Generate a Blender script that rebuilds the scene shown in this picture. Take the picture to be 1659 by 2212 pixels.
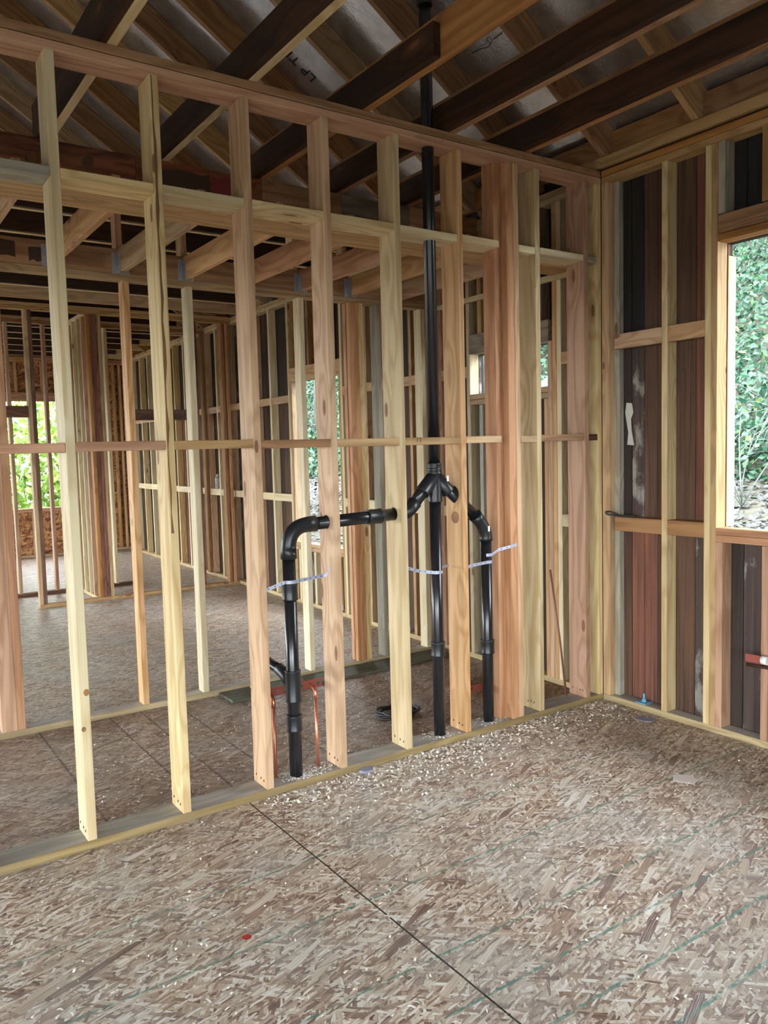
import bpy, bmesh, math, random
from mathutils import Vector, Matrix
random.seed(7)
for o in list(bpy.data.objects): bpy.data.objects.remove(o)
SC = bpy.context.scene
COL = SC.collection
# ------------------------------------------------------------------ camera
yaw, pitch, roll = 0.600145224, -0.0782370207, -0.0260053392
CAM = Vector((-3.92715080, -3.32994620, 1.61575025))
f = Vector((math.sin(yaw)*math.cos(pitch), math.cos(yaw)*math.cos(pitch), math.sin(pitch)))
r0 = Vector((math.cos(yaw), -math.sin(yaw), 0)); u0 = r0.cross(f)
r = r0*math.cos(roll)+u0*math.sin(roll); u = -r0*math.sin(roll)+u0*math.cos(roll)
cd = bpy.data.cameras.new('camera'); cam = bpy.data.objects.new('camera', cd); COL.objects.link(cam)
cam.matrix_world = Matrix(((r.x, u.x, -f.x, CAM.x), (r.y, u.y, -f.y, CAM.y), (r.z, u.z, -f.z, CAM.z), (0, 0, 0, 1)))
cd.sensor_fit = 'VERTICAL'; cd.sensor_height = 24; cd.lens = 24*1728.45/2212; cd.clip_start = .02; cd.clip_end = 300
SC.camera = cam
# ------------------------------------------------------------------ daylight and exposure
W = bpy.data.worlds.new('overcast_sky'); SC.world = W; W.use_nodes = True
wn = W.node_tree.nodes; wl = W.node_tree.links
bg = wn['Background']; bg.inputs[1].default_value = 23.0
tc = wn.new('ShaderNodeTexCoord'); sep = wn.new('ShaderNodeSeparateXYZ'); wl.new(tc.outputs['Generated'], sep.inputs[0])
cr = wn.new('ShaderNodeValToRGB'); wl.new(sep.outputs[2], cr.inputs[0])
cr.color_ramp.elements[0].position = 0.0; cr.color_ramp.elements[0].color = (.76, .83, .88, 1)
cr.color_ramp.elements[1].position = .7; cr.color_ramp.elements[1].color = (.90, .95, 1, 1)
wl.new(cr.outputs[0], bg.inputs[0])
SC.view_settings.view_transform = 'Standard'; SC.view_settings.look = 'None'
SC.view_settings.gamma = 1; SC.view_settings.use_curve_mapping = False
SC.view_settings.exposure = -0.12
SC.cycles.max_bounces = 8; SC.cycles.diffuse_bounces = 6; SC.cycles.glossy_bounces = 3
SC.cycles.sample_clamp_indirect = 8
SC.cycles.use_denoising = True

# ------------------------------------------------------------------ material helpers
def S(h):   # sRGB 0-255 -> linear
    return tuple((c/255/12.92 if c/255 <= .04045 else ((c/255+.055)/1.055)**2.4) for c in h)+(1,)
class NT:
    def __init__(s, name):
        s.m = bpy.data.materials.new(name); s.m.use_nodes = True
        s.t = s.m.node_tree; s.b = s.t.nodes['Principled BSDF']
    def n(s, typ, **k):
        x = s.t.nodes.new('ShaderNode'+typ)
        for a, v in k.items(): setattr(x, a, v)
        return x
    def l(s, a, b): s.t.links.new(a, b)
    def put(s, inp, v):
        if hasattr(v, 'is_linked') or hasattr(v, 'links'): s.l(v, inp)
        else: inp.default_value = v
    def math(s, op, a, b=0.0, c=0.0):
        x = s.n('Math', operation=op)
        s.put(x.inputs[0], a); s.put(x.inputs[1], b)
        if op in ('MULTIPLY_ADD', 'COMPARE'): s.put(x.inputs[2], c)
        return x.outputs[0]
    def mix(s, fac, a, b, typ='MIX'):
        x = s.n('Mix', data_type='RGBA', blend_type=typ)
        s.put(x.inputs[0], fac); s.put(x.inputs[6], a); s.put(x.inputs[7], b)
        return x.outputs[2]
    def ramp(s, fac, pts, interp='LINEAR'):
        x = s.n('ValToRGB'); x.color_ramp.interpolation = interp; s.put(x.inputs[0], fac)
        e = x.color_ramp.elements
        while len(e) < len(pts): e.new(.5)
        for i, (p, c) in enumerate(pts): e[i].position = p; e[i].color = c if len(c) == 4 else tuple(c)+(1,)
        return x.outputs[0]
    def mapping(s, v, scale=(1, 1, 1), rot=(0, 0, 0), loc=(0, 0, 0)):
        if rot != (0, 0, 0):     # turn first, stretch afterwards
            q = s.n('Mapping'); s.l(v, q.inputs[0]); q.inputs['Rotation'].default_value = rot; v = q.outputs[0]; rot = (0, 0, 0)
        x = s.n('Mapping'); s.l(v, x.inputs[0]); x.inputs['Scale'].default_value = scale
        x.inputs['Rotation'].default_value = rot; s.put(x.inputs['Location'], loc); return x.outputs[0]
    def noise(s, v, scale, detail=3, rough=.55, dim='3D'):
        x = s.n('TexNoise', noise_dimensions=dim); s.l(v, x.inputs['Vector']); x.inputs['Scale'].default_value = scale
        x.inputs['Detail'].default_value = detail; x.inputs['Roughness'].default_value = rough; return x.outputs
    def bump(s, h, strength=.3, dist=.002):
        x = s.n('Bump'); x.inputs['Strength'].default_value = strength; x.inputs['Distance'].default_value = dist
        s.l(h, x.inputs['Height']); s.l(x.outputs[0], s.b.inputs['Normal'])

def plain(name, col, rough=.6, metal=0, spec=.5):
    m = NT(name); m.b.inputs['Base Color'].default_value = col; m.b.inputs['Roughness'].default_value = rough
    m.b.inputs['Metallic'].default_value = metal; m.b.inputs['Specular IOR Level'].default_value = spec
    return m.m

def wood(name, light, dark, knot=(.16, .06, .025, 1), knots=.55, stain=None, rough=.62, var=.18):
    """sawn lumber, grain along local Z; every board gets its own offset"""
    m = NT(name)
    tcn = m.n('TexCoord'); oi = m.n('ObjectInfo')
    off = m.n('CombineXYZ')
    m.l(m.math('MULTIPLY', oi.outputs['Random'], 13.7), off.inputs[0]); m.l(m.math('MULTIPLY', oi.outputs['Random'], 37.1), off.inputs[1]); m.l(m.math('MULTIPLY', oi.outputs['Random'], 71.3), off.inputs[2])
    va = m.n('VectorMath', operation='ADD'); m.l(tcn.outputs['Object'], va.inputs[0]); m.l(off.outputs[0], va.inputs[1]); v = va.outputs[0]
    # knots
    kv = m.mapping(v, (5.5, 5.5, 1.9)); vo = m.n('TexVoronoi'); m.l(kv, vo.inputs['Vector']); vo.inputs['Scale'].default_value = 1.35
    sp = m.n('SeparateColor'); m.l(vo.outputs['Color'], sp.inputs[0])
    gate = m.math('GREATER_THAN', sp.outputs[0], knots-.1)
    kd = vo.outputs['Distance']
    # warped grain
    wv = m.noise(m.mapping(v, (7, 7, .9)), 1.0, 2)[0]
    near = m.math('MULTIPLY', m.math('SUBTRACT', 1.0, m.math('MINIMUM', m.math('MULTIPLY', kd, 1.8), 1.0)), gate)
    sx = m.n('SeparateXYZ'); m.l(v, sx.inputs[0])
    coord = m.math('ADD', m.math('ADD', m.math('MULTIPLY', sx.outputs[0], 90.0), m.math('MULTIPLY', sx.outputs[1], 60.0)), m.math('MULTIPLY', wv, 26.0))
    coord = m.math('ADD', coord, m.math('MULTIPLY', near, 11.0))
    rings = m.math('MULTIPLY_ADD', m.math('SINE', coord), .5, .5)
    fine = m.noise(m.mapping(v, (190, 190, 3.0)), 1.0, 2)[0]
    big = m.noise(m.mapping(v, (9, 9, .7)), 1.0, 2)[0]
    g = m.math('ADD', m.math('MULTIPLY', m.math('POWER', rings, 1.6), .34), m.math('MULTIPLY', fine, .50))
    g = m.math('ADD', g, m.math('MULTIPLY', m.math('SUBTRACT', big, .5), .75))
    c = m.ramp(g, [(.16, light), (.66, dark)])
    # board to board tone
    hv = m.n('HueSaturation'); m.l(c, hv.inputs['Color'])
    m.l(m.math('MULTIPLY_ADD', oi.outputs['Random'], .26, .70), hv.inputs['Value'])
    rnd2 = m.math('FRACT', m.math('MULTIPLY', oi.outputs['Random'], 17.3))
    m.l(m.math('MULTIPLY_ADD', rnd2, .25, .88), hv.inputs['Saturation']); c = hv.outputs[0]
    halo = m.math('MULTIPLY', near, m.math('MULTIPLY', near, .55)); c = m.mix(halo, c, knot_mid(light, knot))
    core = m.math('MULTIPLY', m.math('LESS_THAN', kd, .10), gate); c = m.mix(m.math('MULTIPLY', core, .82), c, knot)
    if stain:
        st = m.noise(m.mapping(v, (6, 6, 1.6)), 1.0, 4, .7)[0]
        c = m.mix(m.math('MULTIPLY', m.ramp(st, [(.48, (0, 0, 0)), (.66, (1, 1, 1))]), stain[1]), c, stain[0])
    m.l(c, m.b.inputs['Base Color']); m.b.inputs['Roughness'].default_value = rough
    m.b.inputs['Specular IOR Level'].default_value = .3
    m.bump(fine, .25, .0015)
    return m.m
def knot_mid(a, b): return tuple((a[i]*.35+b[i]*.65) for i in range(3))+(1,)

MAT = {}
MAT['pale'] = wood('pale_pine', (.78, .61, .34, 1), (.56, .39, .18, 1))
MAT['cream'] = wood('cream_pine', (.80, .68, .43, 1), (.63, .48, .26, 1), knots=.72)
MAT['peach'] = wood('peach_fir', (.70, .45, .255, 1), (.47, .27, .13, 1))
MAT['salmon'] = wood('salmon_fir', (.62, .35, .20, 1), (.41, .195, .098, 1), knots=.7)
MAT['tan'] = wood('tan_fir', (.58, .38, .19, 1), (.37, .22, .10, 1))
MAT['orange'] = wood('orange_fir', (.42, .215, .085, 1), (.25, .115, .042, 1))
MAT['brown'] = wood('brown_aged_wood', (.20, .095, .052, 1), (.095, .042, .022, 1), stain=((.03, .014, .008, 1), .7))
MAT['dark'] = wood('dark_old_wood', (.062, .026, .012, 1), (.02, .009, .005, 1), stain=((.015, .008, .005, 1), .8))
MAT['redbrown'] = wood('red_brown_wood', (.27, .105, .055, 1), (.12, .042, .023, 1), stain=((.03, .012, .008, 1), .8))
MAT['greywood'] = wood('weathered_grey_wood', (.30, .245, .17, 1), (.15, .115, .078, 1))
MAT['greypine'] = wood('dusty_grey_pine', (.50, .46, .36, 1), (.33, .28, .20, 1), stain=((.2, .2, .17, 1), .5))
MAT['treated'] = wood('treated_sole_wood', (.56, .53, .48, 1), (.40, .37, .33, 1), stain=((.22, .21, .19, 1), .6))
MAT['olive_edge'] = wood('olive_plate_edge', (.46, .35, .18, 1), (.28, .20, .095, 1), stain=((.2, .15, .09, 1), .5))
MAT['green_treated'] = wood('green_treated_wood', (.17, .18, .125, 1), (.09, .10, .07, 1), stain=((.10, .06, .045, 1), .6))

def osb(name, floor=False, cols=None, k=1.0):
    m = NT(name); tcn = m.n('TexCoord'); v = tcn.outputs['Object']
    warp = m.noise(v, 9, 2)[1]
    wv = m.n('VectorMath', operation='MULTIPLY_ADD'); m.l(warp, wv.inputs[0]); wv.inputs[1].default_value = (.014, .014, .014); m.l(v, wv.inputs[2]); v2 = wv.outputs[0]
    cols = cols or [(0, S((88, 56, 42))), (.15, S((134, 99, 80))), (.36, S((170, 144, 121))), (.62, S((196, 178, 155))), (.83, S((218, 207, 190))), (1, S((240, 236, 228)))]
    out = None; hts = None
    lay = [(.3, 9, 26, 0), (1.25, 12, 50, .35), (-.55, 9, 46, .4), (2.3, 13, 70, .45), (.12, 8, 60, .5), (-1.0, 16, 84, .5), (.75, 13, 76, .55), (-.25, 22, 120, .55), (-.4, 6, 34, .93)]
    if not floor: lay = lay[:5]
    for i, (ang, sx, sy, gate) in enumerate(lay):
        R3 = (0, 0, ang) if floor else (ang, ang*.7, ang)
        mv = m.mapping(v2, (sx*k, sy*k, 1) if floor else (sx*k, sy*k, sy*k*.5), R3, (i*3.1, i*1.7, i*.9))
        vo = m.n('TexVoronoi', voronoi_dimensions='2D' if floor else '3D', distance='CHEBYCHEV' if floor else 'EUCLIDEAN'); m.l(mv, vo.inputs['Vector']); vo.inputs['Scale'].default_value = 1
        sp = m.n('SeparateColor'); m.l(vo.outputs['Color'], sp.inputs[0])
        st = m.noise(m.mapping(v2, (sx*k*1.2, sy*k*7, 1) if floor else (sx*k, sy*k*3, sy*k*3), R3, (i*2, i, i)), 1, 2, .6)[0]
        fac = m.math('ADD', m.math('MULTIPLY', sp.outputs[0], .92), m.math('MULTIPLY', m.math('SUBTRACT', st, .5), 1.0))
        fac = m.math('ADD', fac, .06)
        edge = m.math('MULTIPLY', m.math('GREATER_THAN', vo.outputs['Distance'], .52), .22)
        fac = m.math('SUBTRACT', fac, edge)
        c = m.ramp(fac, cols)
        if out is None: out = c; hts = fac
        else:
            g = m.math('MULTIPLY', m.math('GREATER_THAN', sp.outputs[1], gate), m.math('LESS_THAN', vo.outputs['Distance'], .62))
            out = m.mix(g, out, c); mm = m.n('Mix'); m.l(g, mm.inputs[0]); m.l(hts, mm.inputs[2]); m.l(fac, mm.inputs[3]); hts = mm.outputs[0]
    m.b.inputs['Roughness'].default_value = .62
    if floor:
        sx = m.n('SeparateXYZ'); m.l(v, sx.inputs[0]); X, Y = sx.outputs[0], sx.outputs[1]
        big = m.noise(v, .9, 3, .6)[0]
        out = m.mix(m.math('MULTIPLY', m.ramp(big, [(.44, (0, 0, 0)), (.66, (1, 1, 1))]), .35), out, S((190, 150, 118)), 'MULTIPLY')
        gr = m.noise(v, 2.2, 4, .65)[0]
        out = m.mix(m.ramp(gr, [(.40, (.06,)*3), (.70, (.42,)*3)]), out, S((172, 178, 176)))
        wob = m.math('MULTIPLY', m.math('SUBTRACT', m.noise(v, 5, 2)[0], .5), .02)
        fn = m.noise(v, 16, 3, .8)[0]
        def line(coord, at, w, lo=None, hi=None, other=None, thr=.0):
            d = m.math('ABSOLUTE', m.math('SUBTRACT', m.math('ADD', coord, m.math('MULTIPLY', wob, .25)), at))
            a = m.math('LESS_THAN', d, w)
            if lo is not None: a = m.math('MULTIPLY', a, m.math('GREATER_THAN', other, lo))
            if hi is not None: a = m.math('MULTIPLY', a, m.math('LESS_THAN', other, hi))
            if thr: a = m.math('MULTIPLY', a, m.ramp(fn, [(thr-.09, (0, 0, 0)), (thr+.12, (1, 1, 1))]))
            return a
        # narrow room between the two stud walls: part dirt, part painted wall shade
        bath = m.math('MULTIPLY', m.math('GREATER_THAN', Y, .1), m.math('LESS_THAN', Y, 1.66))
        dirt_shade = m.noise(v, 3, 4, .65)[0]
        out = m.mix(m.math('MULTIPLY', bath, m.ramp(dirt_shade, [(.3, (.3,)*3), (.7, (.7,)*3)])), out, S((176, 146, 134)), 'MULTIPLY')
        chalk = S((52, 128, 112))
        for at, w in ((-.62, .004), (-1.0, .0052), (-1.40, .005), (-1.63, .0052), (-1.825, .006), (-2.03, .0065), (-2.5, .006)):
            out = m.mix(m.math('MULTIPLY', line(Y, at, w, thr=.44), .8), out, chalk)
        black = (.012, .016, .012, 1)
        out = m.mix(line(X, -2.443, .0035, -2.2, 0.03, Y), out, black)
        out = m.mix(m.math('MULTIPLY', line(Y, -1.22, .0014, thr=.42), .7), out, (.05, .04, .03, 1))
        for at in (-3.03, -2.62, -2.43, -2.2, -1.84, -1.2):
            out = m.mix(m.math('MULTIPLY', line(X, at, .006, .1, 1.66, Y, thr=.42), .8), out, (.02, .018, .015, 1))
        for at in (2.1, 3.32, 4.54):
            out = m.mix(m.math('MULTIPLY', line(Y, at, .006, thr=.45), .6), out, (.05, .05, .045, 1))
        rd = m.n('VectorMath', operation='DISTANCE'); m.l(v, rd.inputs[0]); rd.inputs[1].default_value = (-2.891, -.936, 0)
        out = m.mix(m.math('LESS_THAN', m.math('ADD', rd.outputs['Value'], m.math('MULTIPLY', fn, .012)), .022), out, (.45, .02, .02, 1))
        m.b.inputs['Roughness'].default_value = .38
        m.b.inputs['Specular IOR Level'].default_value = .55
    m.l(out, m.b.inputs['Base Color'])
    m.bump(hts, .55, .003)
    return m.m
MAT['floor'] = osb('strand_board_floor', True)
MAT['osb'] = osb('strand_board_wall', False, [(0, S((90, 50, 25))), (.3, S((140, 88, 50))), (.6, S((176, 120, 72))), (1, S((205, 160, 110)))], .9)

def oldboard(name, a, b, paint=0.0):
    m = NT(name); tcn = m.n('TexCoord'); v = tcn.outputs['Object']
    g1 = m.noise(m.mapping(v, (40, 40, 1.1)), 1, 4, .65)[0]
    g2 = m.noise(m.mapping(v, (5, 5, .8)), 1, 3)[0]
    g3 = m.noise(m.mapping(v, (120, 120, 2.5)), 1, 3, .6)[0]
    c = m.ramp(m.math('ADD', m.math('ADD', m.math('MULTIPLY', g1, .5), m.math('MULTIPLY', g2, .45)), m.math('MULTIPLY', m.math('SUBTRACT', g3, .5), .35)), [(.3, a), (.64, b)])
    if paint:
        p = m.noise(m.mapping(v, (9, 9, 5)), 1, 4, .6)[0]
        c = m.mix(m.math('MULTIPLY', m.ramp(p, [(.53, (0, 0, 0)), (.64, (1, 1, 1))]), paint), c, (.34, .32, .28, 1))
    m.l(c, m.b.inputs['Base Color']); m.b.inputs['Roughness'].default_value = .8; m.bump(g1, .4, .003); return m.m
MAT['old_brown'] = oldboard('old_brown_plank', (.02, .010, .006, 1), (.135, .068, .038, 1))
MAT['old_red'] = oldboard('old_red_plank', (.05, .018, .011, 1), (.25, .098, .058, 1))
MAT['old_dark'] = oldboard('old_dark_plank', (.010, .006, .0045, 1), (.055, .032, .023, 1))
MAT['old_paint'] = oldboard('old_paint_patched_plank', (.03, .02, .017, 1), (.10, .065, .05, 1), .75)
MAT['near_black'] = oldboard('near_black_board', (.006, .005, .005, 1), (.02, .016, .014, 1))

fm = NT('foil_faced_roof_deck'); tcn = fm.n('TexCoord')
fm.b.inputs['Metallic'].default_value = .85
n1 = fm.noise(tcn.outputs['Object'], 6, 4, .6)[0]; n2 = fm.noise(tcn.outputs['Object'], 60, 3, .6)[0]
fm.l(fm.ramp(n1, [(.3, (.42, .42, .43)), (.7, (.66, .67, .69))]), fm.b.inputs['Base Color'])
fm.l(fm.math('MULTIPLY_ADD', n2, .2, .13), fm.b.inputs['Roughness']); fm.bump(fm.math('ADD', n1, fm.math('MULTIPLY', n2, .3)), .5, .006)
MAT['foil'] = fm.m
MAT['abs'] = plain('black_pipe_plastic', (.009, .010, .012, 1), .24, 0, .6)
MAT['abs2'] = plain('black_fitting_plastic', (.012, .013, .015, 1), .36, 0, .5)
MAT['ink'] = plain('dark_ink', (.02, .02, .022, 1), .8)
MAT['galv'] = plain('galvanized_steel', (.50, .52, .58, 1), .38, .85)
MAT['strap'] = plain('grey_strap_steel', (.38, .40, .50, 1), .42, .35)
MAT['copper'] = plain('copper', (.62, .22, .13, 1), .33, .8)
MAT['copperbar'] = plain('copper_strap', (.30, .075, .055, 1), .5, .5)
MAT['darkcopper'] = plain('dark_copper', (.10, .04, .03, 1), .35, .6)
MAT['white'] = plain('white_sticker', (.75, .75, .72, 1), .6)
MAT['nail'] = plain('nail_hole', (.03, .015, .01, 1), .8)
MAT['rod'] = plain('rusty_rod', (.23, .09, .06, 1), .5, .3)
MAT['chip'] = plain('wood_chip', (.92, .87, .78, 1), .7)
MAT['card'] = plain('card_scrap', (.62, .54, .50, 1), .7)
MAT['bluegrey'] = plain('blue_grey_scrap', (.24, .25, .33, 1), .6)
MAT['scorch'] = plain('scorched_wood', (.055, .03, .018, 1), .9)
MAT['redmark'] = plain('faded_red_paint', (.20, .025, .03, 1), .8)
MAT['pith'] = plain('dark_pith', (.16, .085, .03, 1), .8)
MAT['cable'] = plain('black_cable', (.02, .02, .022, 1), .4)
MAT['bluebolt'] = plain('blue_coated_steel', (.16, .42, .62, 1), .35, .4)
MAT['paintwhite'] = plain('white_paint', (.55, .52, .45, 1), .8)
gm = NT('clear_plastic'); gm.b.inputs['Base Color'].default_value = (.8, .82, .85, 1); gm.b.inputs['Roughness'].default_value = .15
gm.b.inputs['Transmission Weight'].default_value = .75; MAT['clear'] = gm.m

def leafmat(name, cols, trans=.25):
    m = NT(name); g = m.n('NewGeometry'); c = m.ramp(g.outputs['Random Per Island'], cols)
    m.l(c, m.b.inputs['Base Color']); m.b.inputs['Roughness'].default_value = .5
    m.b.inputs['Transmission Weight'].default_value = 0
    tr = m.n('BsdfTranslucent'); m.l(c, tr.inputs[0]); mx = m.n('MixShader'); mx.inputs[0].default_value = trans
    m.l(m.b.outputs[0], mx.inputs[1]); m.l(tr.outputs[0], mx.inputs[2]); m.l(mx.outputs[0], m.t.nodes['Material Output'].inputs[0]); return m.m
MAT['ivy'] = leafmat('ivy_leaf', [(0, (.006, .028, .015)), (.35, (.018, .07, .038)), (.7, (.04, .13, .065)), (.92, (.085, .19, .085)), (1, (.19, .22, .06))])
MAT['bright_leaf'] = leafmat('bright_leaf', [(0, (.06, .14, .02)), (.5, (.17, .28, .04)), (1, (.32, .40, .10))], .45)
MAT['litter'] = leafmat('leaf_litter_leaf', [(0, (.012, .012, .011)), (.4, (.03, .03, .028)), (.75, (.065, .068, .062)), (.9, (.03, .065, .03)), (1, (.12, .125, .12))], .05)
gmn = NT('hillside_soil'); tcn = gmn.n('TexCoord'); nn = gmn.noise(tcn.outputs['Object'], 3, 5, .7)[0]
gmn.l(gmn.ramp(nn, [(.3, (.02, .022, .014)), (.7, (.075, .07, .05))]), gmn.b.inputs['Base Color']); gmn.b.inputs['Roughness'].default_value = .95; MAT['soil'] = gmn.m
bk = NT('grey_bark'); tcn = bk.n('TexCoord'); nn = bk.noise(bk.mapping(tcn.outputs['Object'], (14, 14, 4)), 1, 4, .7)[0]
bk.l(bk.ramp(nn, [(.3, (.035, .042, .042)), (.7, (.10, .115, .11))]), bk.b.inputs['Base Color']); bk.b.inputs['Roughness'].default_value = .9; bk.bump(nn, .6, .02); MAT['bark'] = bk.m
MAT['twig'] = plain('pale_twig', (.15, .18, .16, 1), .8)

# ------------------------------------------------------------------ object helpers
def tag(o, label=None, cat=None, group=None, kind=None):
    if label: o['label'] = label
    if cat: o['category'] = cat
    if group: o['group'] = group
    if kind: o['kind'] = kind
    return o
def link(name, me, parent=None, mats=()):
    for m in mats: me.materials.append(MAT[m])
    o = bpy.data.objects.new(name, me); COL.objects.link(o)
    if parent: o.parent = parent
    return o
def empty(name, loc, label, cat, group=None):
    o = bpy.data.objects.new(name, None); COL.objects.link(o); o.location = loc; o.empty_display_size = .1
    return tag(o, label, cat, group)
ROT = {'z': Matrix.Identity(3), 'x': Matrix(((0, 0, 1), (0, 1, 0), (-1, 0, 0))), 'y': Matrix(((1, 0, 0), (0, 0, 1), (0, -1, 0)))}
def boxmesh(dx, dy, dz, bev=.0025):
    bm = bmesh.new(); bmesh.ops.create_cube(bm, size=1)
    for v in bm.verts: v.co = Vector((v.co.x*dx, v.co.y*dy, v.co.z*dz))
    if bev: bmesh.ops.bevel(bm, geom=bm.edges[:], offset=bev, segments=1, affect='EDGES')
    me = bpy.data.meshes.new('board'); bm.to_mesh(me); bm.free(); return me
def board(name, x, y, z, mat, label=None, cat=None, group=None, ax='z', parent=None, bev=.0025, kind=None, tilt=None):
    """solid lumber box spanning the given ranges; grain runs along world axis ax (local Z)"""
    c = Vector(((x[0]+x[1])/2, (y[0]+y[1])/2, (z[0]+z[1])/2)); d = Vector((abs(x[1]-x[0]), abs(y[1]-y[0]), abs(z[1]-z[0])))
    R = ROT[ax]; ld = R.transposed() @ d; ld = Vector((abs(ld.x), abs(ld.y), abs(ld.z)))
    o = link(name, boxmesh(ld.x, ld.y, ld.z, min(bev, min(ld)*.2)), parent, (mat,))
    M = Matrix.Translation(c) @ R.to_4x4()
    if tilt: M = Matrix.Translation(c) @ tilt.to_4x4() @ R.to_4x4()
    if parent: M = Matrix.Translation(-parent.location) @ M
    o.matrix_basis = M
    return tag(o, label, cat, group, kind)
def tube_bm(bm, pts, rad, seg=20, cap=True, mi=0):
    pts = [Vector(p) for p in pts]; rads = rad if isinstance(rad, (list, tuple)) else [rad]*len(pts)
    rings = []; prev = None
    for i, p in enumerate(pts):
        t = (pts[min(i+1, len(pts)-1)]-pts[max(i-1, 0)]).normalized()
        a = prev if prev is not None else (Vector((0, 0, 1)) if abs(t.z) < .9 else Vector((1, 0, 0)))
        n = (a - t*a.dot(t)).normalized(); b = t.cross(n); prev = n
        rings.append([bm.verts.new(p+(n*math.cos(2*math.pi*k/seg)+b*math.sin(2*math.pi*k/seg))*rads[i]) for k in range(seg)])
    for i in range(len(rings)-1):
        for k in range(seg):
            fc = bm.faces.new((rings[i][k], rings[i][(k+1) % seg], rings[i+1][(k+1) % seg], rings[i+1][k])); fc.smooth = True; fc.material_index = mi
    if cap:
        for rg, rev in ((rings[0], True), (rings[-1], False)):
            fc = bm.faces.new(rg[::-1] if rev else rg); fc.material_index = mi
def tube(name, pts, rad, mat, parent=None, seg=20, **k):
    bm = bmesh.new(); P0 = Vector(pts[0]); org = parent.location if parent else P0
    tube_bm(bm, [Vector(p)-org for p in pts], rad, seg)
    bmesh.ops.recalc_face_normals(bm, faces=bm.faces[:])
    me = bpy.data.meshes.new(name); bm.to_mesh(me); bm.free()
    o = link(name, me, parent, (mat,))
    if not parent: o.location = P0
    return tag(o, **k)
def arc(p0, p1, p2, n=8):
    p0, p1, p2 = Vector(p0), Vector(p1), Vector(p2)
    return [p0*(1-t)**2+p1*2*t*(1-t)+p2*t*t for t in [i/n for i in range(n+1)]]
def polymesh(name, verts, faces, mats, parent=None, mi=None, smooth=False):
    me = bpy.data.meshes.new(name); me.from_pydata(verts, [], faces); 
    if mi: me.polygons.foreach_set('material_index', mi)
    if smooth: me.polygons.foreach_set('use_smooth', [True]*len(faces))
    me.update(); return link(name, me, parent, mats)
ORD = ['first', 'second', 'third', 'fourth', 'fifth', 'sixth', 'seventh', 'eighth', 'ninth', 'tenth', 'eleventh', 'twelfth', 'thirteenth', 'fourteenth', 'fifteenth', 'sixteenth', 'seventeenth', 'eighteenth', 'nineteenth', 'twentieth']
def KX(y): return .024*y if y > 0 else 0.0     # the long outside wall runs slightly out of square
D4, D6, T = .089, .14, .038
ZP = 3.175

# ------------------------------------------------------------------ setting: floor, ground, roof, outer walls
XL, YB, YE = -9.0, -6.5, 10.75
def slab(name, x, y, z, mat, kind='structure'):
    o = board(name, x, y, z, mat, ax='z', bev=0); return tag(o, kind=kind)
bm = bmesh.new(); bmesh.ops.create_cube(bm, size=1)
for v in bm.verts: v.co = Vector(((XL if v.co.x < 0 else .36), (YB if v.co.y < 0 else YE+.1), (-.25 if v.co.z < 0 else 0)))
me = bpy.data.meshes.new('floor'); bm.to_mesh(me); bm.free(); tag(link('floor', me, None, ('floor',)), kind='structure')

# roof deck: two foil-faced slopes
RM, RA, RD = .665, 3.3175, .213
XR = -4.55
def roofz(x, top=True): return RA+(RD if top else 0)-RM*x if x > XR else RA+(RD if top else 0)-RM*XR-RM*(XR-x)
vs, fs = [], []
for (xa, xb) in ((.75, XR), (XR, -9.7)):
    y0 = YB-.4
    while y0 < YE+.4:
        y1 = min(y0+2.44, YE+.4); b = len(vs)
        for dz in (0, .018):
            for (xx, yy) in ((xa, y0), (xb, y0), (xb, y1), (xa, y1)): vs.append((xx, yy, roofz(xx)+.001+dz))
        fs += [(b, b+3, b+2, b+1), (b+4, b+5, b+6, b+7), (b, b+1, b+5, b+4), (b+1, b+2, b+6, b+5), (b+2, b+3, b+7, b+6), (b+3, b, b+4, b+7)]
        y0 += 2.44
ceiling = tag(polymesh('ceiling', vs, fs, ('foil',)), kind='structure')
cu = bpy.data.curves.new('txt', 'FONT'); cu.body = 'LP TECHS'; cu.size = .115; cu.extrude = .0006
to = bpy.data.objects.new('txt', cu); COL.objects.link(to); bpy.context.view_layer.update()
dg = bpy.context.evaluated_depsgraph_get(); tme = bpy.data.meshes.new_from_object(to.evaluated_get(dg)); bpy.data.objects.remove(to)
po = link('printed_lettering', tme, ceiling, ('ink',)); tme.materials.clear(); tme.materials.append(MAT['ink'])
sl = Vector((-1, 0, RM)).normalized(); nrm = sl.cross(Vector((0, 1, 0)))
yv = Vector((0, 1, 0)); zn = sl.cross(yv)      # text x axis runs up the slope
yy = zn.cross(sl) if False else yv
zz = sl.cross(yy)
if zz.z > 0: yy = -yy; zz = -zz
po.matrix_basis = Matrix(((sl.x, yy.x, zz.x, -.99), (sl.y, yy.y, zz.y, 1.645), (sl.z, yy.z, zz.z, roofz(-.99)-.003), (0, 0, 0, 1)))

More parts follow.
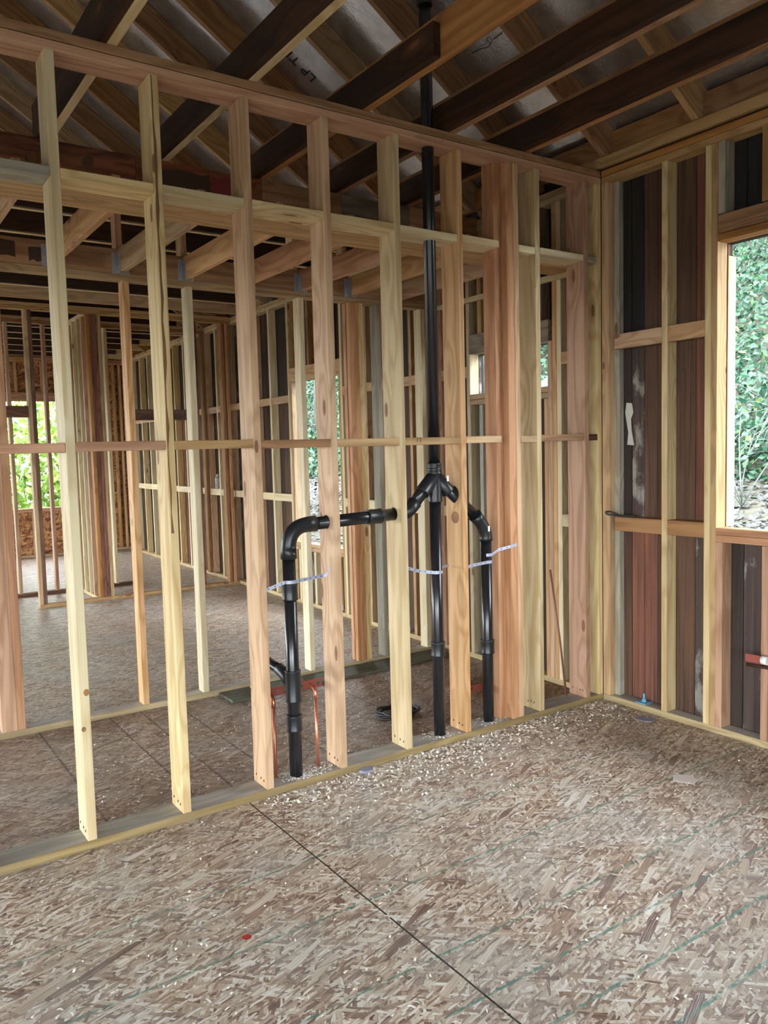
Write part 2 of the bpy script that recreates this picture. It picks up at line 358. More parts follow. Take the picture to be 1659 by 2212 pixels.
# outside wall sheathing: vertical old planks with the three window openings cut through
OPEN = [(-2.0, -.78, 1.10, 2.662), (.465, 1.272, 2.005, 2.30), (3.24, 4.22, .66, 2.35)]
vs, fs, mi = [], [], []
def addbox(vs, fs, mi, pts8, m):
    b = len(vs); vs += pts8
    for q in ((0, 3, 2, 1), (4, 5, 6, 7), (0, 1, 5, 4), (1, 2, 6, 5), (2, 3, 7, 6), (3, 0, 4, 7)): fs.append(tuple(b+i for i in q)); mi.append(m)
def plank(y0, y1, z0, z1, m, dx=0):
    if z1-z0 < .01 or y1-y0 < .004: return
    p = []
    for z in (z0, z1):
        for (xo, y) in ((D4+.002+dx, y0), (D4+.024+dx, y0), (D4+.024+dx, y1), (D4+.002+dx, y1)): p.append((xo+KX(y), y, z))
    addbox(vs, fs, mi, p, m)
edges = [YB]
rp = random.Random(11)
fixed = [-1.95, -1.7, -1.45, -1.2, -.885, -.80, -.588, -.43, -.335, -.24, -.15, -.02, .12]
while edges[-1] < -2.2: edges.append(edges[-1]+rp.uniform(.12, .24))
edges = [e for e in edges if e < -2.05]+fixed
while edges[-1] < YE: edges.append(edges[-1]+rp.uniform(.11, .25))
PM = ['old_brown', 'old_red', 'old_dark', 'old_paint', 'near_black']
near = {-1.2: (3, 3), -.885: (2, 2), -.80: (3, 1), -.588: (0, 0), -.43: (0, 0), -.335: (1, 0), -.24: (1, 3), -.15: (0, 2), -.02: (2, 2)}
for i in range(len(edges)-1):
    a, b = edges[i], edges[i+1]-.004
    cuts = [c for o_ in OPEN for c in (o_[0], o_[1]) if a < c < b]
    m, m2 = near.get(a, (rp.choice([0, 0, 1, 2, 2, 3]),)*2)
    pts = [a]+sorted(cuts)+[b]
    for j in range(len(pts)-1):
        ya, yb = pts[j], pts[j+1]; mid = (ya+yb)/2; z0 = -.05
        dxx = rp.uniform(0, .004)
        for o_ in OPEN:
            if o_[0] < mid < o_[1]:
                plank(ya, yb, z0, o_[2], m, dxx); z0 = o_[3]
        if z0 < 1.1: plank(ya, yb, z0, 1.1, m, dxx); z0 = 1.101
        if z0 < 2.2:
            plank(ya, yb, z0, 2.2, m2, dxx); z0 = 2.202
        plank(ya, yb, z0, ZP+.33, 4 if -.24 <= mid < .12 or -1.6 < mid < -.78 else (m2 if rp.random() < .6 or mid < 0 else 2), dxx)  # topmost pieces are near-black by the corner and above the big window
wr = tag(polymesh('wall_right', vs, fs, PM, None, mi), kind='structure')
# dark backing behind plank gaps
vs, fs, mi = [], [], []
def back(y0, y1, z0, z1):
    p = []
    for z in (z0, z1):
        for (xo, y) in ((D4+.028, y0), (D4+.045, y0), (D4+.045, y1), (D4+.028, y1)): p.append((xo+KX(y), y, z))
    addbox(vs, fs, mi, p, 0)
ys = sorted([YB, YE, 0]+[c for o_ in OPEN for c in o_[:2]])
for a, b in zip(ys[:-1], ys[1:]):
    oo = [o_ for o_ in OPEN if o_[0] < (a+b)/2 < o_[1]]
    if oo: back(a, b, -.25, oo[0][2]); back(a, b, oo[0][3], ZP+.34)
    else: back(a, b, -.25, ZP+.34)
tag(polymesh('wall_right_backing', vs, fs, ('near_black',), None, mi), kind='structure')
# far strand-board wall with its window, and the open-sided left and rear walls that let the daylight in
FW = (-1.62, -.82, .80, 2.54)
vs, fs, mi = [], [], []
def bx(vs, fs, mi, x, y, z, m=0):
    addbox(vs, fs, mi, [(x[0], y[0], z[0]), (x[1], y[0], z[0]), (x[1], y[1], z[0]), (x[0], y[1], z[0]), (x[0], y[0], z[1]), (x[1], y[0], z[1]), (x[1], y[1], z[1]), (x[0], y[1], z[1])], m)
for (xa, xb, za, zb) in ((XL, -8.4, -.25, 3.6), (-8.4, -3.4, -.25, .5), (-8.4, -3.4, 2.4, 3.6), (-3.4, FW[0], -.25, 3.6), (FW[0], FW[1], -.25, FW[2]), (FW[0], FW[1], FW[3], 3.6), (FW[1], .37, -.25, 3.6)):
    bx(vs, fs, mi, (xa, xb), (YE, YE+.012), (za, zb))
bx(vs, fs, mi, (XL, .3), (YE+.0, YE+.012), (3.6, 3.6001))
tag(polymesh('wall_far', vs, fs, ('osb',), None, mi), kind='structure')
vs, fs, mi = [], [], []
for (ya, yb, za, zb) in ((YB, YE, 2.2, 3.52), (YB, -5.9, -.25, 2.2), (-1.6, -1.4, -.25, 2.2), (3.0, 3.2, -.25, 2.2), (7.2, 7.4, -.25, 2.2), (9.8, YE, -.25, 2.2)):
    bx(vs, fs, mi, (XL-.012, XL), (ya, yb), (za, zb))
tag(polymesh('wall_left', vs, fs, ('old_dark',), None, mi), kind='structure')
vs, fs, mi = [], [], []
for (xa, xb, za, zb) in ((XL, .12, 2.2, 3.52), (XL, -8.2, -.25, 2.2), (-2.6, .12, -.25, 2.2)):
    bx(vs, fs, mi, (xa, xb), (YB-.012, YB), (za, zb))
tag(polymesh('wall_back', vs, fs, ('old_dark',), None, mi), kind='structure')
# unseen slabs added outside the open sides to cut high sky light
vs, fs, mi = [], [], []
bx(vs, fs, mi, (-12.2, -9.02), (YB, YE), (2.55, 2.65)); tag(polymesh('sky_blocker_left', vs, fs, ('old_dark',), None, mi), kind='structure')
vs, fs, mi = [], [], []
bx(vs, fs, mi, (XL, .1), (-9.2, YB-.02), (2.55, 2.65)); tag(polymesh('sky_blocker_back', vs, fs, ('old_dark',), None, mi), kind='structure')
# gable triangles
for nm, yy0 in (('wall_far_gable', YE), ('wall_back_gable', YB-.012)):
    zt = roofz(XR)
    p = [(-9.3, yy0, 3.5), (.3, yy0, 3.35), (XR, yy0, zt-.01)]; q = [(a, b+.012, c) for a, b, c in p]
    tag(polymesh(nm, p+q, [(0, 1, 2), (5, 4, 3), (0, 3, 4, 1), (1, 4, 5, 2), (2, 5, 3, 0)], ('old_dark',)), kind='structure')

# ------------------------------------------------------------------ near stud wall (plumbing wall)
G = 'studs of the near plumbing wall'
def dusty_top(o, edge='olive_edge'):
    o.data.materials.clear(); o.data.materials.append(MAT[edge]); o.data.materials.append(MAT['treated'])
    R3 = o.matrix_basis.to_3x3()
    for p_ in o.data.polygons: p_.material_index = 1 if (R3 @ p_.normal).z > .9 else 0
    return o
def nails(o, pts):
    for (x, y, z) in pts:
        bm = bmesh.new(); bmesh.ops.create_cone(bm, cap_ends=True, segments=6, radius1=.0028, radius2=.0028, depth=.003)
        bmesh.ops.scale(bm, vec=(1, 1, 1), verts=bm.verts)
        me = bpy.data.meshes.new('nail'); bm.to_mesh(me); bm.free()
        n = link('nail', me, o, ('nail',)); n.matrix_basis = o.matrix_basis.inverted() @ Matrix.Translation((x, y, z)) @ Matrix.Rotation(math.pi/2, 4, 'Y') @ Matrix.Scale(2.2, 4, (1, 0, 0))
SX = [-.689-(6-i)*.4064 for i in range(-1, 7)]      # right edges of the regular studs
cols = ['peach', 'cream', 'pale', 'peach', 'peach', 'pale', 'peach', 'peach']
lab = ['peach wooden stud cut off by the left photo edge in near wall',
       'pale cream stud with a knot near its foot, leftmost whole stud of the near wall',
       'pale pine stud with dark pith streak near its top, second stud of the near wall',
       'peach-coloured stud just left of the left black drain pipe',
       'peach stud bored through by the horizontal black pipe, right of two copper tubes',
       'pale yellow stud bored by the black pipe, just left of the vent stack',
       'wide peach stud just right of the vent stack with a round sawn plug mark',
       'peach edge stud fronting the doubled stud beside the right black drain pipe']
for i, xr in enumerate(SX):
    o = board('wall_stud', (xr-T, xr), (0, D6), (T, ZP), cols[i], lab[i], 'stud', G)
    if i > 0: nails(o, [(xr-T-.0008, yy2, T+.035+.004*k) for k, yy2 in enumerate((.03, .06, .11))])
    if i in (4, 5, 6):    # bored hole rims
        zc = {4: 1.267, 5: 1.279, 6: 1.362}[i]
        tube('pipe_hole', [(xr-T-.001, .07, zc), (xr-T+.004, .07, zc)], .0345 if i < 6 else .044, 'nail', parent=None, seg=24).parent = o
        h = o.children[-1]; h.matrix_basis = o.matrix_basis.inverted() @ Matrix.Translation((xr-T-.001, .07, zc))
        if i == 6:
            tube('sawn_plug', [(xr-T-.0012, .062, 1.233), (xr-T+.004, .062, 1.233)], .033, 'orange', seg=24).parent = o
            h = o.children[-1]; h.matrix_basis = o.matrix_basis.inverted() @ Matrix.Translation((xr-T-.0012, .062, 1.233)); h['label'] = 'browner round sawn plug'
            h.location = h.location
o = board('wall_stud', (-.780, -.728), (.0, D6), (T, ZP), 'salmon', 'salmon inner board of the doubled stud right of the right drain pipe', 'stud', G)
o = board('wall_stud', (-.835, -.782), (.045, D6), (T, ZP), 'salmon', 'salmon recessed board at left of the doubled stud by the right drain pipe', 'stud', G)
o = board('wall_stud', (-.560, -.522), (0, D6), (T, ZP), 'pale', 'yellow knotty stud off layout, next right of the doubled stud', 'stud', G); nails(o, [(-.561, .05, .08), (-.561, .075, .083), (-.561, .1, .078)])
o = board('wall_stud', (-.157, -.119), (0, D6), (T, ZP), 'salmon', 'salmon wavy-grained stud, last full one before the room corner', 'stud', G); nails(o, [(-.158, .03, .08), (-.158, .05, .08), (-.158, .11, .083)])
board('corner_post', (-.04, -.002), (0, D6), (T, ZP), 'pale', 'knotty pale corner stud where the near wall meets the right wall', 'stud', G)
dusty_top(board('bottom_plate', (-4.4, 0), (.0, D6), (0, T), 'treated', 'long grey-topped bottom plate of the near plumbing wall on the floor', 'plate', None, 'x'))
board('top_plate', (-4.4, -.001), (0, D6), (ZP, ZP+T-.0025), 'salmon', 'lower pinkish top plate of the near plumbing wall', 'plate', 'doubled top plate of the near wall', 'x')
board('top_plate', (-4.4, -.001), (0, D6), (ZP+T+.001, ZP+2*T), 'orange', 'upper brownish top plate of the near plumbing wall', 'plate', 'doubled top plate of the near wall', 'x')
# flat blocking rows
bays = [(SX[i]+.0005, SX[i+1]-T-.0005) for i in range(len(SX)-2)]+[(SX[6]+.0005, -.836)]
bays = [(SX[0]+.0005, SX[1]-T-.0005)]+[(SX[i]+.0005, SX[i+1]-T-.0005) for i in range(1, 6)]+[(SX[6]+.0005, -.8355), (SX[7]+.0005, -.5605), (-.5215, -.1575), (-.1185, -.0405)]
mc = ['salmon', 'salmon', 'tan', 'orange', 'tan', 'tan', 'tan', 'tan', 'orange', 'brown']
uc = ['greypine', 'pale', 'cream', 'pale', 'pale', 'cream', 'pale', 'cream', 'cream', 'greypine']
where = ['at the left photo edge', 'between the two leftmost whole studs', 'left of the stud by the left drain pipe', 'above the left drain pipe elbow', 'above the horizontal black pipe', 'left of the vent stack bay', 'crossed by the vent stack', 'beside the doubled stud', 'between yellow stud and last salmon stud', 'in the narrow corner bay']
for i, (a, b) in enumerate(bays):
    dz = random.uniform(-.004, .004)
    board('fire_block', (a, b), (0, D6), (1.637+dz, 1.637+T+dz), mc[i], 'flat mid-height block of the near wall '+where[i], 'blocking', 'mid-height blocks of the near wall', 'x')
    dz = random.uniform(-.003, .003)
    board('fire_block', (a, b), (0, D6), (2.702+dz, 2.702+T+dz), uc[i], 'flat high block of the near wall '+where[i], 'blocking', 'high blocks of the near wall', 'x')

# ------------------------------------------------------------------ right wall of the near room
G = 'studs of the right wall with the big window'
R = lambda y0, y1, z0, z1, m, l, nm='wall_stud', cat='stud', g=G: board(nm, (0, D4), (y0, y1), (z0, z1), m, l, cat, g)
R(-.056, -.0005, T, ZP, 'tan', 'tan stud closing the room corner at the right wall')
board('wall_stud', (.045, D4), (-.095, -.0565), (T, ZP), 'greypine', 'grey-green recessed stud just right of the room corner', 'stud', G)
R(-.468, -.430, T, ZP+.03 if False else ZP, 'pale', 'pale free-standing stud between the two pairs of dark plank bays')
R(-.741, -.704, T, ZP, 'pale', 'pale stud of the pair left of the big window')
R(-.7785, -.7415, T, ZP, 'tan', 'orange-tan king stud directly beside the big window')
R(-.8175, -.779, T, 1.066, 'salmon', 'short salmon stud under the left end of the window sill', 'cripple_stud')
R(-1.0795, -1.041, T, 1.066, 'salmon', 'short salmon stud under the window sill at the right photo edge', 'cripple_stud')
R(-1.95, -1.912, T, ZP, 'peach', 'stud at the far side of the big window', 'wall_stud')
R(-1.0795, -1.02, 2.806, ZP, 'tan', 'short stud above the big window header at the right photo edge', 'cripple_stud')
R(-.8175, -.779, 2.806, ZP, 'greypine', 'short dusty stud above the left end of the window header', 'cripple_stud')
dusty_top(board('bottom_plate', (0, D4), (-6.4, -.0005), (0, T), 'treated', 'bottom plate of the right wall running to the room corner', 'plate', None, 'y'))
g = 'window sill plates of the big window'
board('window_sill', (0, D4), (-1.911, -.779), (1.106, 1.144), 'salmon', 'upper salmon sill plate under the big window opening', 'sill', g, 'y')
board('window_sill', (0, D4), (-1.911, -.779), (1.067, 1.105), 'salmon', 'lower salmon sill plate under the big window opening', 'sill', g, 'y')
board('window_header', (0, T), (-1.911, -.779), (2.706, 2.80), 'orange', 'brown header board on edge above the big window', 'header', None, 'y')
board('window_header', (.0, D4), (-1.911, -.779), (2.664, 2.702), 'orange', 'flat brown head plate lining the top of the big window', 'header', None, 'y')
board('top_plate', (0, D4), (-6.4, -.0005), (ZP, ZP+T-.001), 'tan', 'lower top plate of the right wall', 'plate', 'top plates of the right wall', 'y')
board('top_plate', (0, D4), (-6.4, -.0005), (ZP+T+.001, ZP+2*T), 'orange', 'middle top plate of the right wall', 'plate', 'top plates of the right wall', 'y')
board('top_plate', (-.012, D4), (-6.4, .139), (ZP+2*T+.016, ZP+2*T+.076), 'tan', 'uppermost thick plate of the right wall carrying the rafter ends', 'plate', 'top plates of the right wall', 'y')
board('shadow_line_strip', (.02, D4), (-6.4, .139), (ZP+2*T+.0005, ZP+2*T+.0155), 'dark', 'thin dark strip added as shadow line between the top plates of the right wall', 'shadow_line', None, 'y')  # dark strip added to draw the shadow in the gap under the upper plate
g = 'blocks between studs of the right wall'
for (a, b, nm) in ((-.4295, -.0960, 'by the room corner'), (-.7035, -.4685, 'left of the big window')):
    board('fire_block', (0, T), (a, b), (2.18, 2.268), 'peach', 'upper block on edge in the right wall '+nm, 'blocking', g, 'y')
    board('fire_block', (0, D4), (a, b), (1.082, 1.168), 'orange', 'waist-high block on edge in the right wall '+nm, 'blocking', g, 'y')
board('window_jamb', (D4+.0005, .158), (-.7865, -.7800), (1.1445, 2.60), 'pale', 'sunlit yellow jamb board lining the left side of the big window', 'jamb', None, 'z')
# ------------------------------------------------------------------ outside wall beyond the near wall
G = 'studs of the long outside wall beyond the near wall'
def ES(y0, y1, z0, z1, m, l, nm='wall_stud', cat='stud', g=G, dep=D4, ax='z'):
    k = KX((y0+y1)/2)
    return board(nm, (k, k+dep), (y0, y1), (z0, z1), m, l, cat, g, ax)
TP = ZP
ES(.342, .382, T, TP, 'cream', 'cream stud of the three-stud cluster seen past the last near-wall stud')
ES(.3845, .4215, T, TP, 'peach', 'middle peach stud of the three-stud cluster right of the small window')
ES(.424, .4645, T, 2.30, 'peach', 'trimmer stud at the right side of the small high window')
ES(1.2725, 1.311, T, TP, 'cream', 'cream-edged stud with a knotty side at the left of the small high window')
ES(1.138, 1.178, 2.445, TP, 'tan', 'short stud above the header of the small high window', 'cripple_stud')
ES(1.134, 1.172, T, 1.924, 'greypine', 'grey short stud under the small high window', 'cripple_stud')
ES(.52, .558, 2.445, TP, 'greywood', 'short grey stud over the right end of the small window header', 'cripple_stud')
ES(.4655, .5, T, 1.924, 'peach', 'short peach stud under the right end of the small window sill', 'cripple_stud')
ES(.4655, 1.272, 2.302, 2.444, 'greywood', 'weathered grey header over the small high window', 'window_header', 'header', None, ax='y')
ES(.4655, 1.272, 1.967, 2.005, 'tan', 'upper sill plate of the small high window', 'window_sill', 'sill', 'sill plates of the small window', ax='y')
ES(.4655, 1.272, 1.926, 1.965, 'tan', 'lower sill plate of the small high window', 'window_sill', 'sill', 'sill plates of the small window', ax='y')
data = [(1.62, 'salmon'), (2.03, 'tan'), (2.43, 'peach'), (2.73, 'tan'), (3.165, 'cream'), (4.73, 'cream'), (5.14, 'peach'), (5.55, 'peach'), (5.90, 'tan'), (6.06, 'greypine'), (6.10, 'greypine'), (6.32, 'cream'), (6.69, 'peach'), (7.10, 'cream'), (7.53, 'cream'), (7.95, 'pale'), (8.36, 'cream'), (8.77, 'pale'), (9.2, 'cream'), (9.6, 'pale'), (10.1, 'cream')]
nms = []
for k, (y, m) in enumerate(data):
    ES(y, y+T, T, TP, m, '%s %s stud counted away from the small window in the outside wall' % (ORD[k] if k < 20 else 'farthest', {'cream': 'cream', 'peach': 'peach', 'tan': 'tan', 'pale': 'pale', 'salmon': 'salmon', 'greypine': 'grey'}[m]))
ES(4.27, 4.31, T, TP, 'cream', 'cream king stud at the left of the tall window seen through the walls')
ES(4.2205, 4.268, T, 2.345, 'tan', 'yellow-brown trimmer at the left of the tall window seen through the walls')
ES(3.204, 3.239, T, 2.345, 'tan', 'trimmer at the right of the tall window seen through the walls')
for yy2 in (3.42, 3.82, 4.15): ES(yy2, yy2+T, 2.488, TP, 'orange', 'short stud above the tall window header at %s' % {3.42: 'its right', 3.82: 'its middle', 4.15: 'its left'}[yy2], 'cripple_stud')
for yy2 in (3.4, 3.8, 4.14): ES(yy2, yy2+T, T, .578, 'cream', 'short stud under the tall window sill at %s' % {3.4: 'its right', 3.8: 'its middle', 4.14: 'its left'}[yy2], 'cripple_stud')
ES(3.204, 4.268, 2.347, 2.486, 'peach', 'peach header over the tall window seen through the walls', 'window_header', 'header', None, ax='y')
ES(3.24, 4.22, .621, .66, 'peach', 'upper sill plate of the tall window seen through the walls', 'window_sill', 'sill', 'sill plates of the tall window', ax='y')
ES(3.24, 4.22, .58, .619, 'peach', 'lower sill plate of the tall window seen through the walls', 'window_sill', 'sill', 'sill plates of the tall window', ax='y')
stops = sorted([.1415, .342, .3825]+[.4645, .4655]+[])
bl = [(.1415, .3415, 'between corner and three-stud cluster')]
seq = [1.311]+[d[0] for d in data[:5]]
for i in range(len(seq)-1):
    a = seq[i] if i == 0 else seq[i]+T; bl.append((a+.0005, seq[i+1]-.0005, 'in the %s bay left of the small window' % ORD[i]))
seq = [4.31]+[d[0] for d in data[5:]]
for i in range(len(seq)-1):
    a = seq[i] if i == 0 else seq[i]+T
    if seq[i+1]-a > .1: bl.append((a+.0005, seq[i+1]-.0005, 'in the %s bay beyond the tall window' % ORD[i]))
for (a, b, w) in bl:
    ES(a, b, 2.135, 2.215, 'peach', 'upper block on edge, outside wall, '+w, 'fire_block', 'blocking', 'upper blocks of the outside wall', T, 'y')
    ES(a, b, 1.078, 1.160, 'cream', 'lower block on edge, outside wall, '+w, 'fire_block', 'blocking', 'lower blocks of the outside wall', T, 'y')
def longplate(nm, z0, z1, m, l, g, y0=.1405, y1=YE-.001, dep=D4, dx=0):
    ya, yb = y0, y1; c = Vector((KX((ya+yb)/2)+dep/2+dx, (ya+yb)/2, (z0+z1)/2)); L = yb-ya
    o = link(nm, boxmesh(abs(z1-z0) if False else dep, abs(z1-z0), L/math.cos(math.atan(.024))), None, (m,))
    d = Vector((.024, 1, 0)).normalized(); xx = Vector((1, -.024, 0)).normalized(); zz = Vector((0, 0, 1))
    # local Z -> d, local X -> xx, local Y -> +-z
    yl = d.cross(xx); o.matrix_basis = Matrix(((xx.x, yl.x, d.x, c.x), (xx.y, yl.y, d.y, c.y), (xx.z, yl.z, d.z, c.z), (0, 0, 0, 1)))
    return tag(o, l, 'plate', g)
longplate('bottom_plate', 0, T, 'pale', 'long bottom plate of the outside wall beyond the near wall', None)
longplate('top_plate', ZP, ZP+T-.001, 'pale', 'lower top plate of the outside wall beyond the near wall', 'top plates beyond')
longplate('top_plate', ZP+T+.001, ZP+2*T, 'tan', 'upper top plate of the outside wall beyond the near wall', 'top plates beyond')
longplate('ledger_board', 2.676, 2.714, 'cream', 'pale ledger along the outside wall under the low joists', None, .1405, 1.62, .03, -.031)

# ------------------------------------------------------------------ second stud wall, its rim beam and the low ceiling joists
YBW = 1.65
G = 'studs of the second stud wall'
def BS(x0, x1, m, l, z1=2.683, y0=YBW, y1=YBW+D4, nm='wall_stud', z0=T, g=G):
    return board(nm, (x0, x1), (y0, y1), (z0, z1), m, l, 'stud', g)
BS(-3.225, -3.142, 'salmon', 'wide reddish flat-turned stud at the left photo edge in the second wall', y1=YBW+T)
BS(-3.1415, -3.097, 'salmon', 'reddish edge stud beside the flat-turned one at the left photo edge')
BS(-3.225, -3.142, 'salmon', 'rear flat-turned stud of the built-up post at the left photo edge', y0=YBW+D4-T, y1=YBW+D4)
BS(-2.405, -2.365, 'peach', 'slim peach stud of the second wall seen between two leftmost near studs')
BS(-2.003, -1.961, 'cream', 'slim cream stud of the second wall with a dark knot low down')
BS(-1.597, -1.559, 'peach', 'second-wall stud hidden mostly behind the near stud by the left pipe')
BS(-1.192, -1.152, 'cream', 'cream-yellow stud of the second wall right of the left drain pipe')
BS(-.785, -.703, 'salmon', 'wide salmon flat-turned stud of the second wall behind the horizontal pipe', y1=YBW+T)
BS(-.7025, -.66, 'pale', 'pale edge stud against the wide salmon one in the second wall')
BS(-.785, -.703, 'salmon', 'rear flat-turned stud behind the wide salmon one in the second wall', y0=YBW+D4-T, y1=YBW+D4)
BS(-.544, -.504, 'greypine', 'grey weathered stud of the second wall left of the pale bored stud')
BS(-.134, -.094, 'cream', 'cream stud with nails at its foot just left of the vent stack')
BS(-.04, -.002, 'orange', 'second-wall end stud against the outside wall')
dusty_top(board('bottom_plate', (-4.6, .034), (YBW, YBW+D4), (0, T), 'treated', 'grey bottom plate of the second stud wall', 'plate', None, 'x'))
board('top_plate', (-5.6, .034), (YBW, YBW+D4), (2.6835, 2.7215), 'tan', 'single top plate of the second stud wall', 'plate', None, 'x')
board('rim_beam', (-5.6, .03), (YBW+.002, YBW+.04), (2.722, 2.868), 'orange', 'orange-brown rim board carrying the joist hangers on the second wall', 'beam', None, 'x')
board('floor_plank', (-1.9, -.06), (1.42, 1.648), (.0005, .02), 'green_treated', 'flat greenish treated plank on the floor along the second wall', 'plank', None, 'x')
g = 'short posts standing above the second wall'
for k, x in enumerate((-3.6, -2.42, -2.01, -1.21, -.8, -.4)):
    board('short_post', (x, x+T), (YBW+.041, YBW+.13), (2.722, ZP), ['tan', 'salmon', 'tan', 'cream', 'tan', 'tan'][k], '%s short post from the left above the second wall rim' % ORD[k], 'post', g)
board('header_plate', (-5.6, .0), (YBW+.041, YBW+.13), (ZP, ZP+T), 'orange', 'plate on top of the short posts above the second wall', 'plate', None, 'x')
def hanger(x, y0, z0, label):
    """U-shaped joist hanger of folded steel with nail flanges"""
    t = .0025; vs, fs, mi = [], [], []
    w = T/2+t
    bx(vs, fs, mi, (-w, -w+t), (-.055, 0), (0, .12)); bx(vs, fs, mi, (w-t, w), (-.055, 0), (0, .12)); bx(vs, fs, mi, (-w, w), (-.055, 0), (-t, 0))
    bx(vs, fs, mi, (-w-.03, -w), (-t, 0), (-.002, .125)); bx(vs, fs, mi, (w, w+.03), (-t, 0), (-.002, .125))
    for k in range(4):
        for sx in (-1, 1): bx(vs, fs, mi, (sx*(w+.015)-.006, sx*(w+.015)+.006), (-t-.006, -t), (.012+k*.028, .024+k*.028), 0)
        bx(vs, fs, mi, (-w-.004, -w), (-.035+.01*(k % 2), -.023+.01*(k % 2)), (.015+k*.028, .026+k*.028), 0)
    o = polymesh('joist_hanger', vs, fs, ('galv',), None, mi); o.location = (x, y0, z0); return tag(o, label, 'joist hanger', 'steel hangers on the rim board')
jl = ['dusty pale', 'grained pinkish', 'knotty yellow-brown', 'pinkish', 'smooth pink', 'pink', 'pale', 'plain brown']
jm = ['peach', 'peach', 'tan', 'peach', 'salmon', 'salmon', 'peach', 'peach']
for k, x in enumerate((-3.24, -2.83, -2.43, -2.02, -1.60, -1.19, -.785, -.38)):
    board('ceiling_joist', (x, x+T), (.335, YBW-.0005), (2.722, 2.860), jm[k], '%s low ceiling joist, %s from the left in the low ceiling' % (jl[k], ORD[k]), 'joist', 'low joists between the two stud walls', 'y')
    if k: hanger(x+T/2, YBW-.001, 2.720, '%s galvanised joist hanger from the left on the rim board' % ORD[k-1])
board('ledger_board', (-4.4, -.04), (.1415, .37), (2.70, 2.7205), 'tan', 'flat ledger behind the near wall carrying the low joists', 'ledger', None, 'x')
# dropped beam under the upper joists
bseg = [(-4.6, -2.46, 'redbrown', 'red-brown left length of the dropped beam with two round knots'), (-2.459, -1.70, 'redbrown', 'charred red-stained middle length of the dropped beam'), (-1.699, -1.14, 'orange', 'brown length of the dropped beam right of the red stain'), (-1.139, -.6, 'greywood', 'olive-grey length of the dropped beam'), (-.599, -.002, 'orange', 'rightmost orange-brown length of the dropped beam')]
for (a, b, m, l) in bseg: board('dropped_beam', (a, b), (1.13, 1.168), (3.0, 3.249), m, l, 'beam', 'lengths of the dropped beam', 'x')
board('beam_sister', (-4.6, -.002), (1.1685, 1.2065), (3.0, 3.249), 'salmon', 'rear sister board of the dropped beam', 'beam', 'lengths of the dropped beam', 'x')

# ------------------------------------------------------------------ upper ceiling joists with dark sistered boards
ub = 3.2515
ux = [-4.1, -3.50, -2.922, -2.309, -1.708, -1.169, -.628]
um = ['tan', 'tan', 'pale', 'pale', 'orange', 'orange', 'orange']
ul = ['second upper joist beyond the left photo edge', 'upper joist just beyond the left photo edge', 'pale-bottomed upper joist at the far left', 'yellow-bottomed upper joist left of the vent stack', 'orange upper joist beside the vent stack, its dark board ending at the pipe', 'orange upper joist right of the vent stack', 'rightmost orange upper joist near the right wall']
for i, x in enumerate(ux):
    board('ceiling_joist', (x, x+.041), (-4.9, 1.24), (ub, ub+.184), um[i], ul[i], 'joist', 'upper ceiling joists', 'y')
    ye = -.60 if i == 4 else -4.9
    hh = .184 if i == 2 else .142
    board('sister_and_shade_board', (x-.039, x-.001), (ye, 1.22), (ub, ub+hh), 'dark', 'dark old board nailed against the '+ul[i].split(', its')[0], 'board', 'dark boards sistered to the upper joists', 'y')
# far rooms: joists running across
g = 'cross joists over the far rooms'
fy = [2.43, 3.05, 3.67, 4.30, 4.94, 5.57, 6.95, 7.5, 8.05, 8.6, 9.27, 9.9, 10.5]
for k, y in enumerate(fy):
    board('cross_joist', (-7.6, KX(y)+.02), (y, y+T), (3.252, 3.39), 'tan' if k == 5 else 'pale', '%s pale cross joist counting away over the far rooms' % ORD[k], 'joist', g, 'x')
    if k != 5: board('sister_and_shade_board', (-7.6, KX(y)-.29), (y-.039, y-.001), (3.255, 3.49), 'dark', 'dark board added as attic shade before the %s cross joist over the far rooms' % ORD[k], 'board', 'dark boards added as shade of the cross joists', 'x')  # added dark board, stands for the unlit side of the joist

# ------------------------------------------------------------------ rafters
alpha = math.atan(RM)
def rafter(y, label, xe=.5, mat='orange'):
    xs = [(xe, 0), (XR+.02, 0)]
    prof = [(xe, RA-RM*xe), (.045, RA-RM*.045+.0), (.045, 3.3285), (-.018, 3.3285), (XR+.02, RA-RM*(XR+.02)), (XR+.02, RA+RD-RM*(XR+.02)), (xe, RA+RD-RM*xe)]
    prof = [(xe, RA-RM*xe+.05), (.089, RA-RM*.089+.055), (.089, 3.3290), (-.016, 3.3290), (XR+.02, RA-RM*(XR+.02)), (XR+.02, RA+RD-RM*(XR+.02)-.001), (xe, RA+RD-RM*xe-.001)]
    ca, sa = math.cos(alpha), math.sin(alpha)
    org = Vector((0, y, RA))
    # local Z along the rafter (up-slope), local X across depth
    zc = Vector((-ca, 0, sa)); xc = Vector((sa, 0, ca)); yc = zc.cross(xc)
    M = Matrix(((xc.x, yc.x, zc.x, org.x), (xc.y, yc.y, zc.y, org.y), (xc.z, yc.z, zc.z, org.z), (0, 0, 0, 1))); Mi = M.inverted()
    vs = [Mi @ Vector((px, y+dy, pz)) for dy in (0, T) for (px, pz) in prof]; n = len(prof)
    fs = [tuple(range(n)), tuple(range(2*n-1, n-1, -1))]+[(i, i+n, (i+1) % n+n, (i+1) % n) for i in range(n)]
    me = bpy.data.meshes.new('rafter'); me.from_pydata([tuple(v) for v in vs], [], fs)
    bm = bmesh.new(); bm.from_mesh(me); bmesh.ops.recalc_face_normals(bm, faces=bm.faces[:]); bm.to_mesh(me); bm.free()
    o = link('rafter', me, None, (mat,)); o.matrix_basis = M
    return tag(o, label, 'rafter', 'roof rafters')
ry = []
k = 3
while True:
    y = -.05-(k-1)*.618
    if k == -2: y += .06
    if y > 10.2: break
    ry.append(y); k -= 1
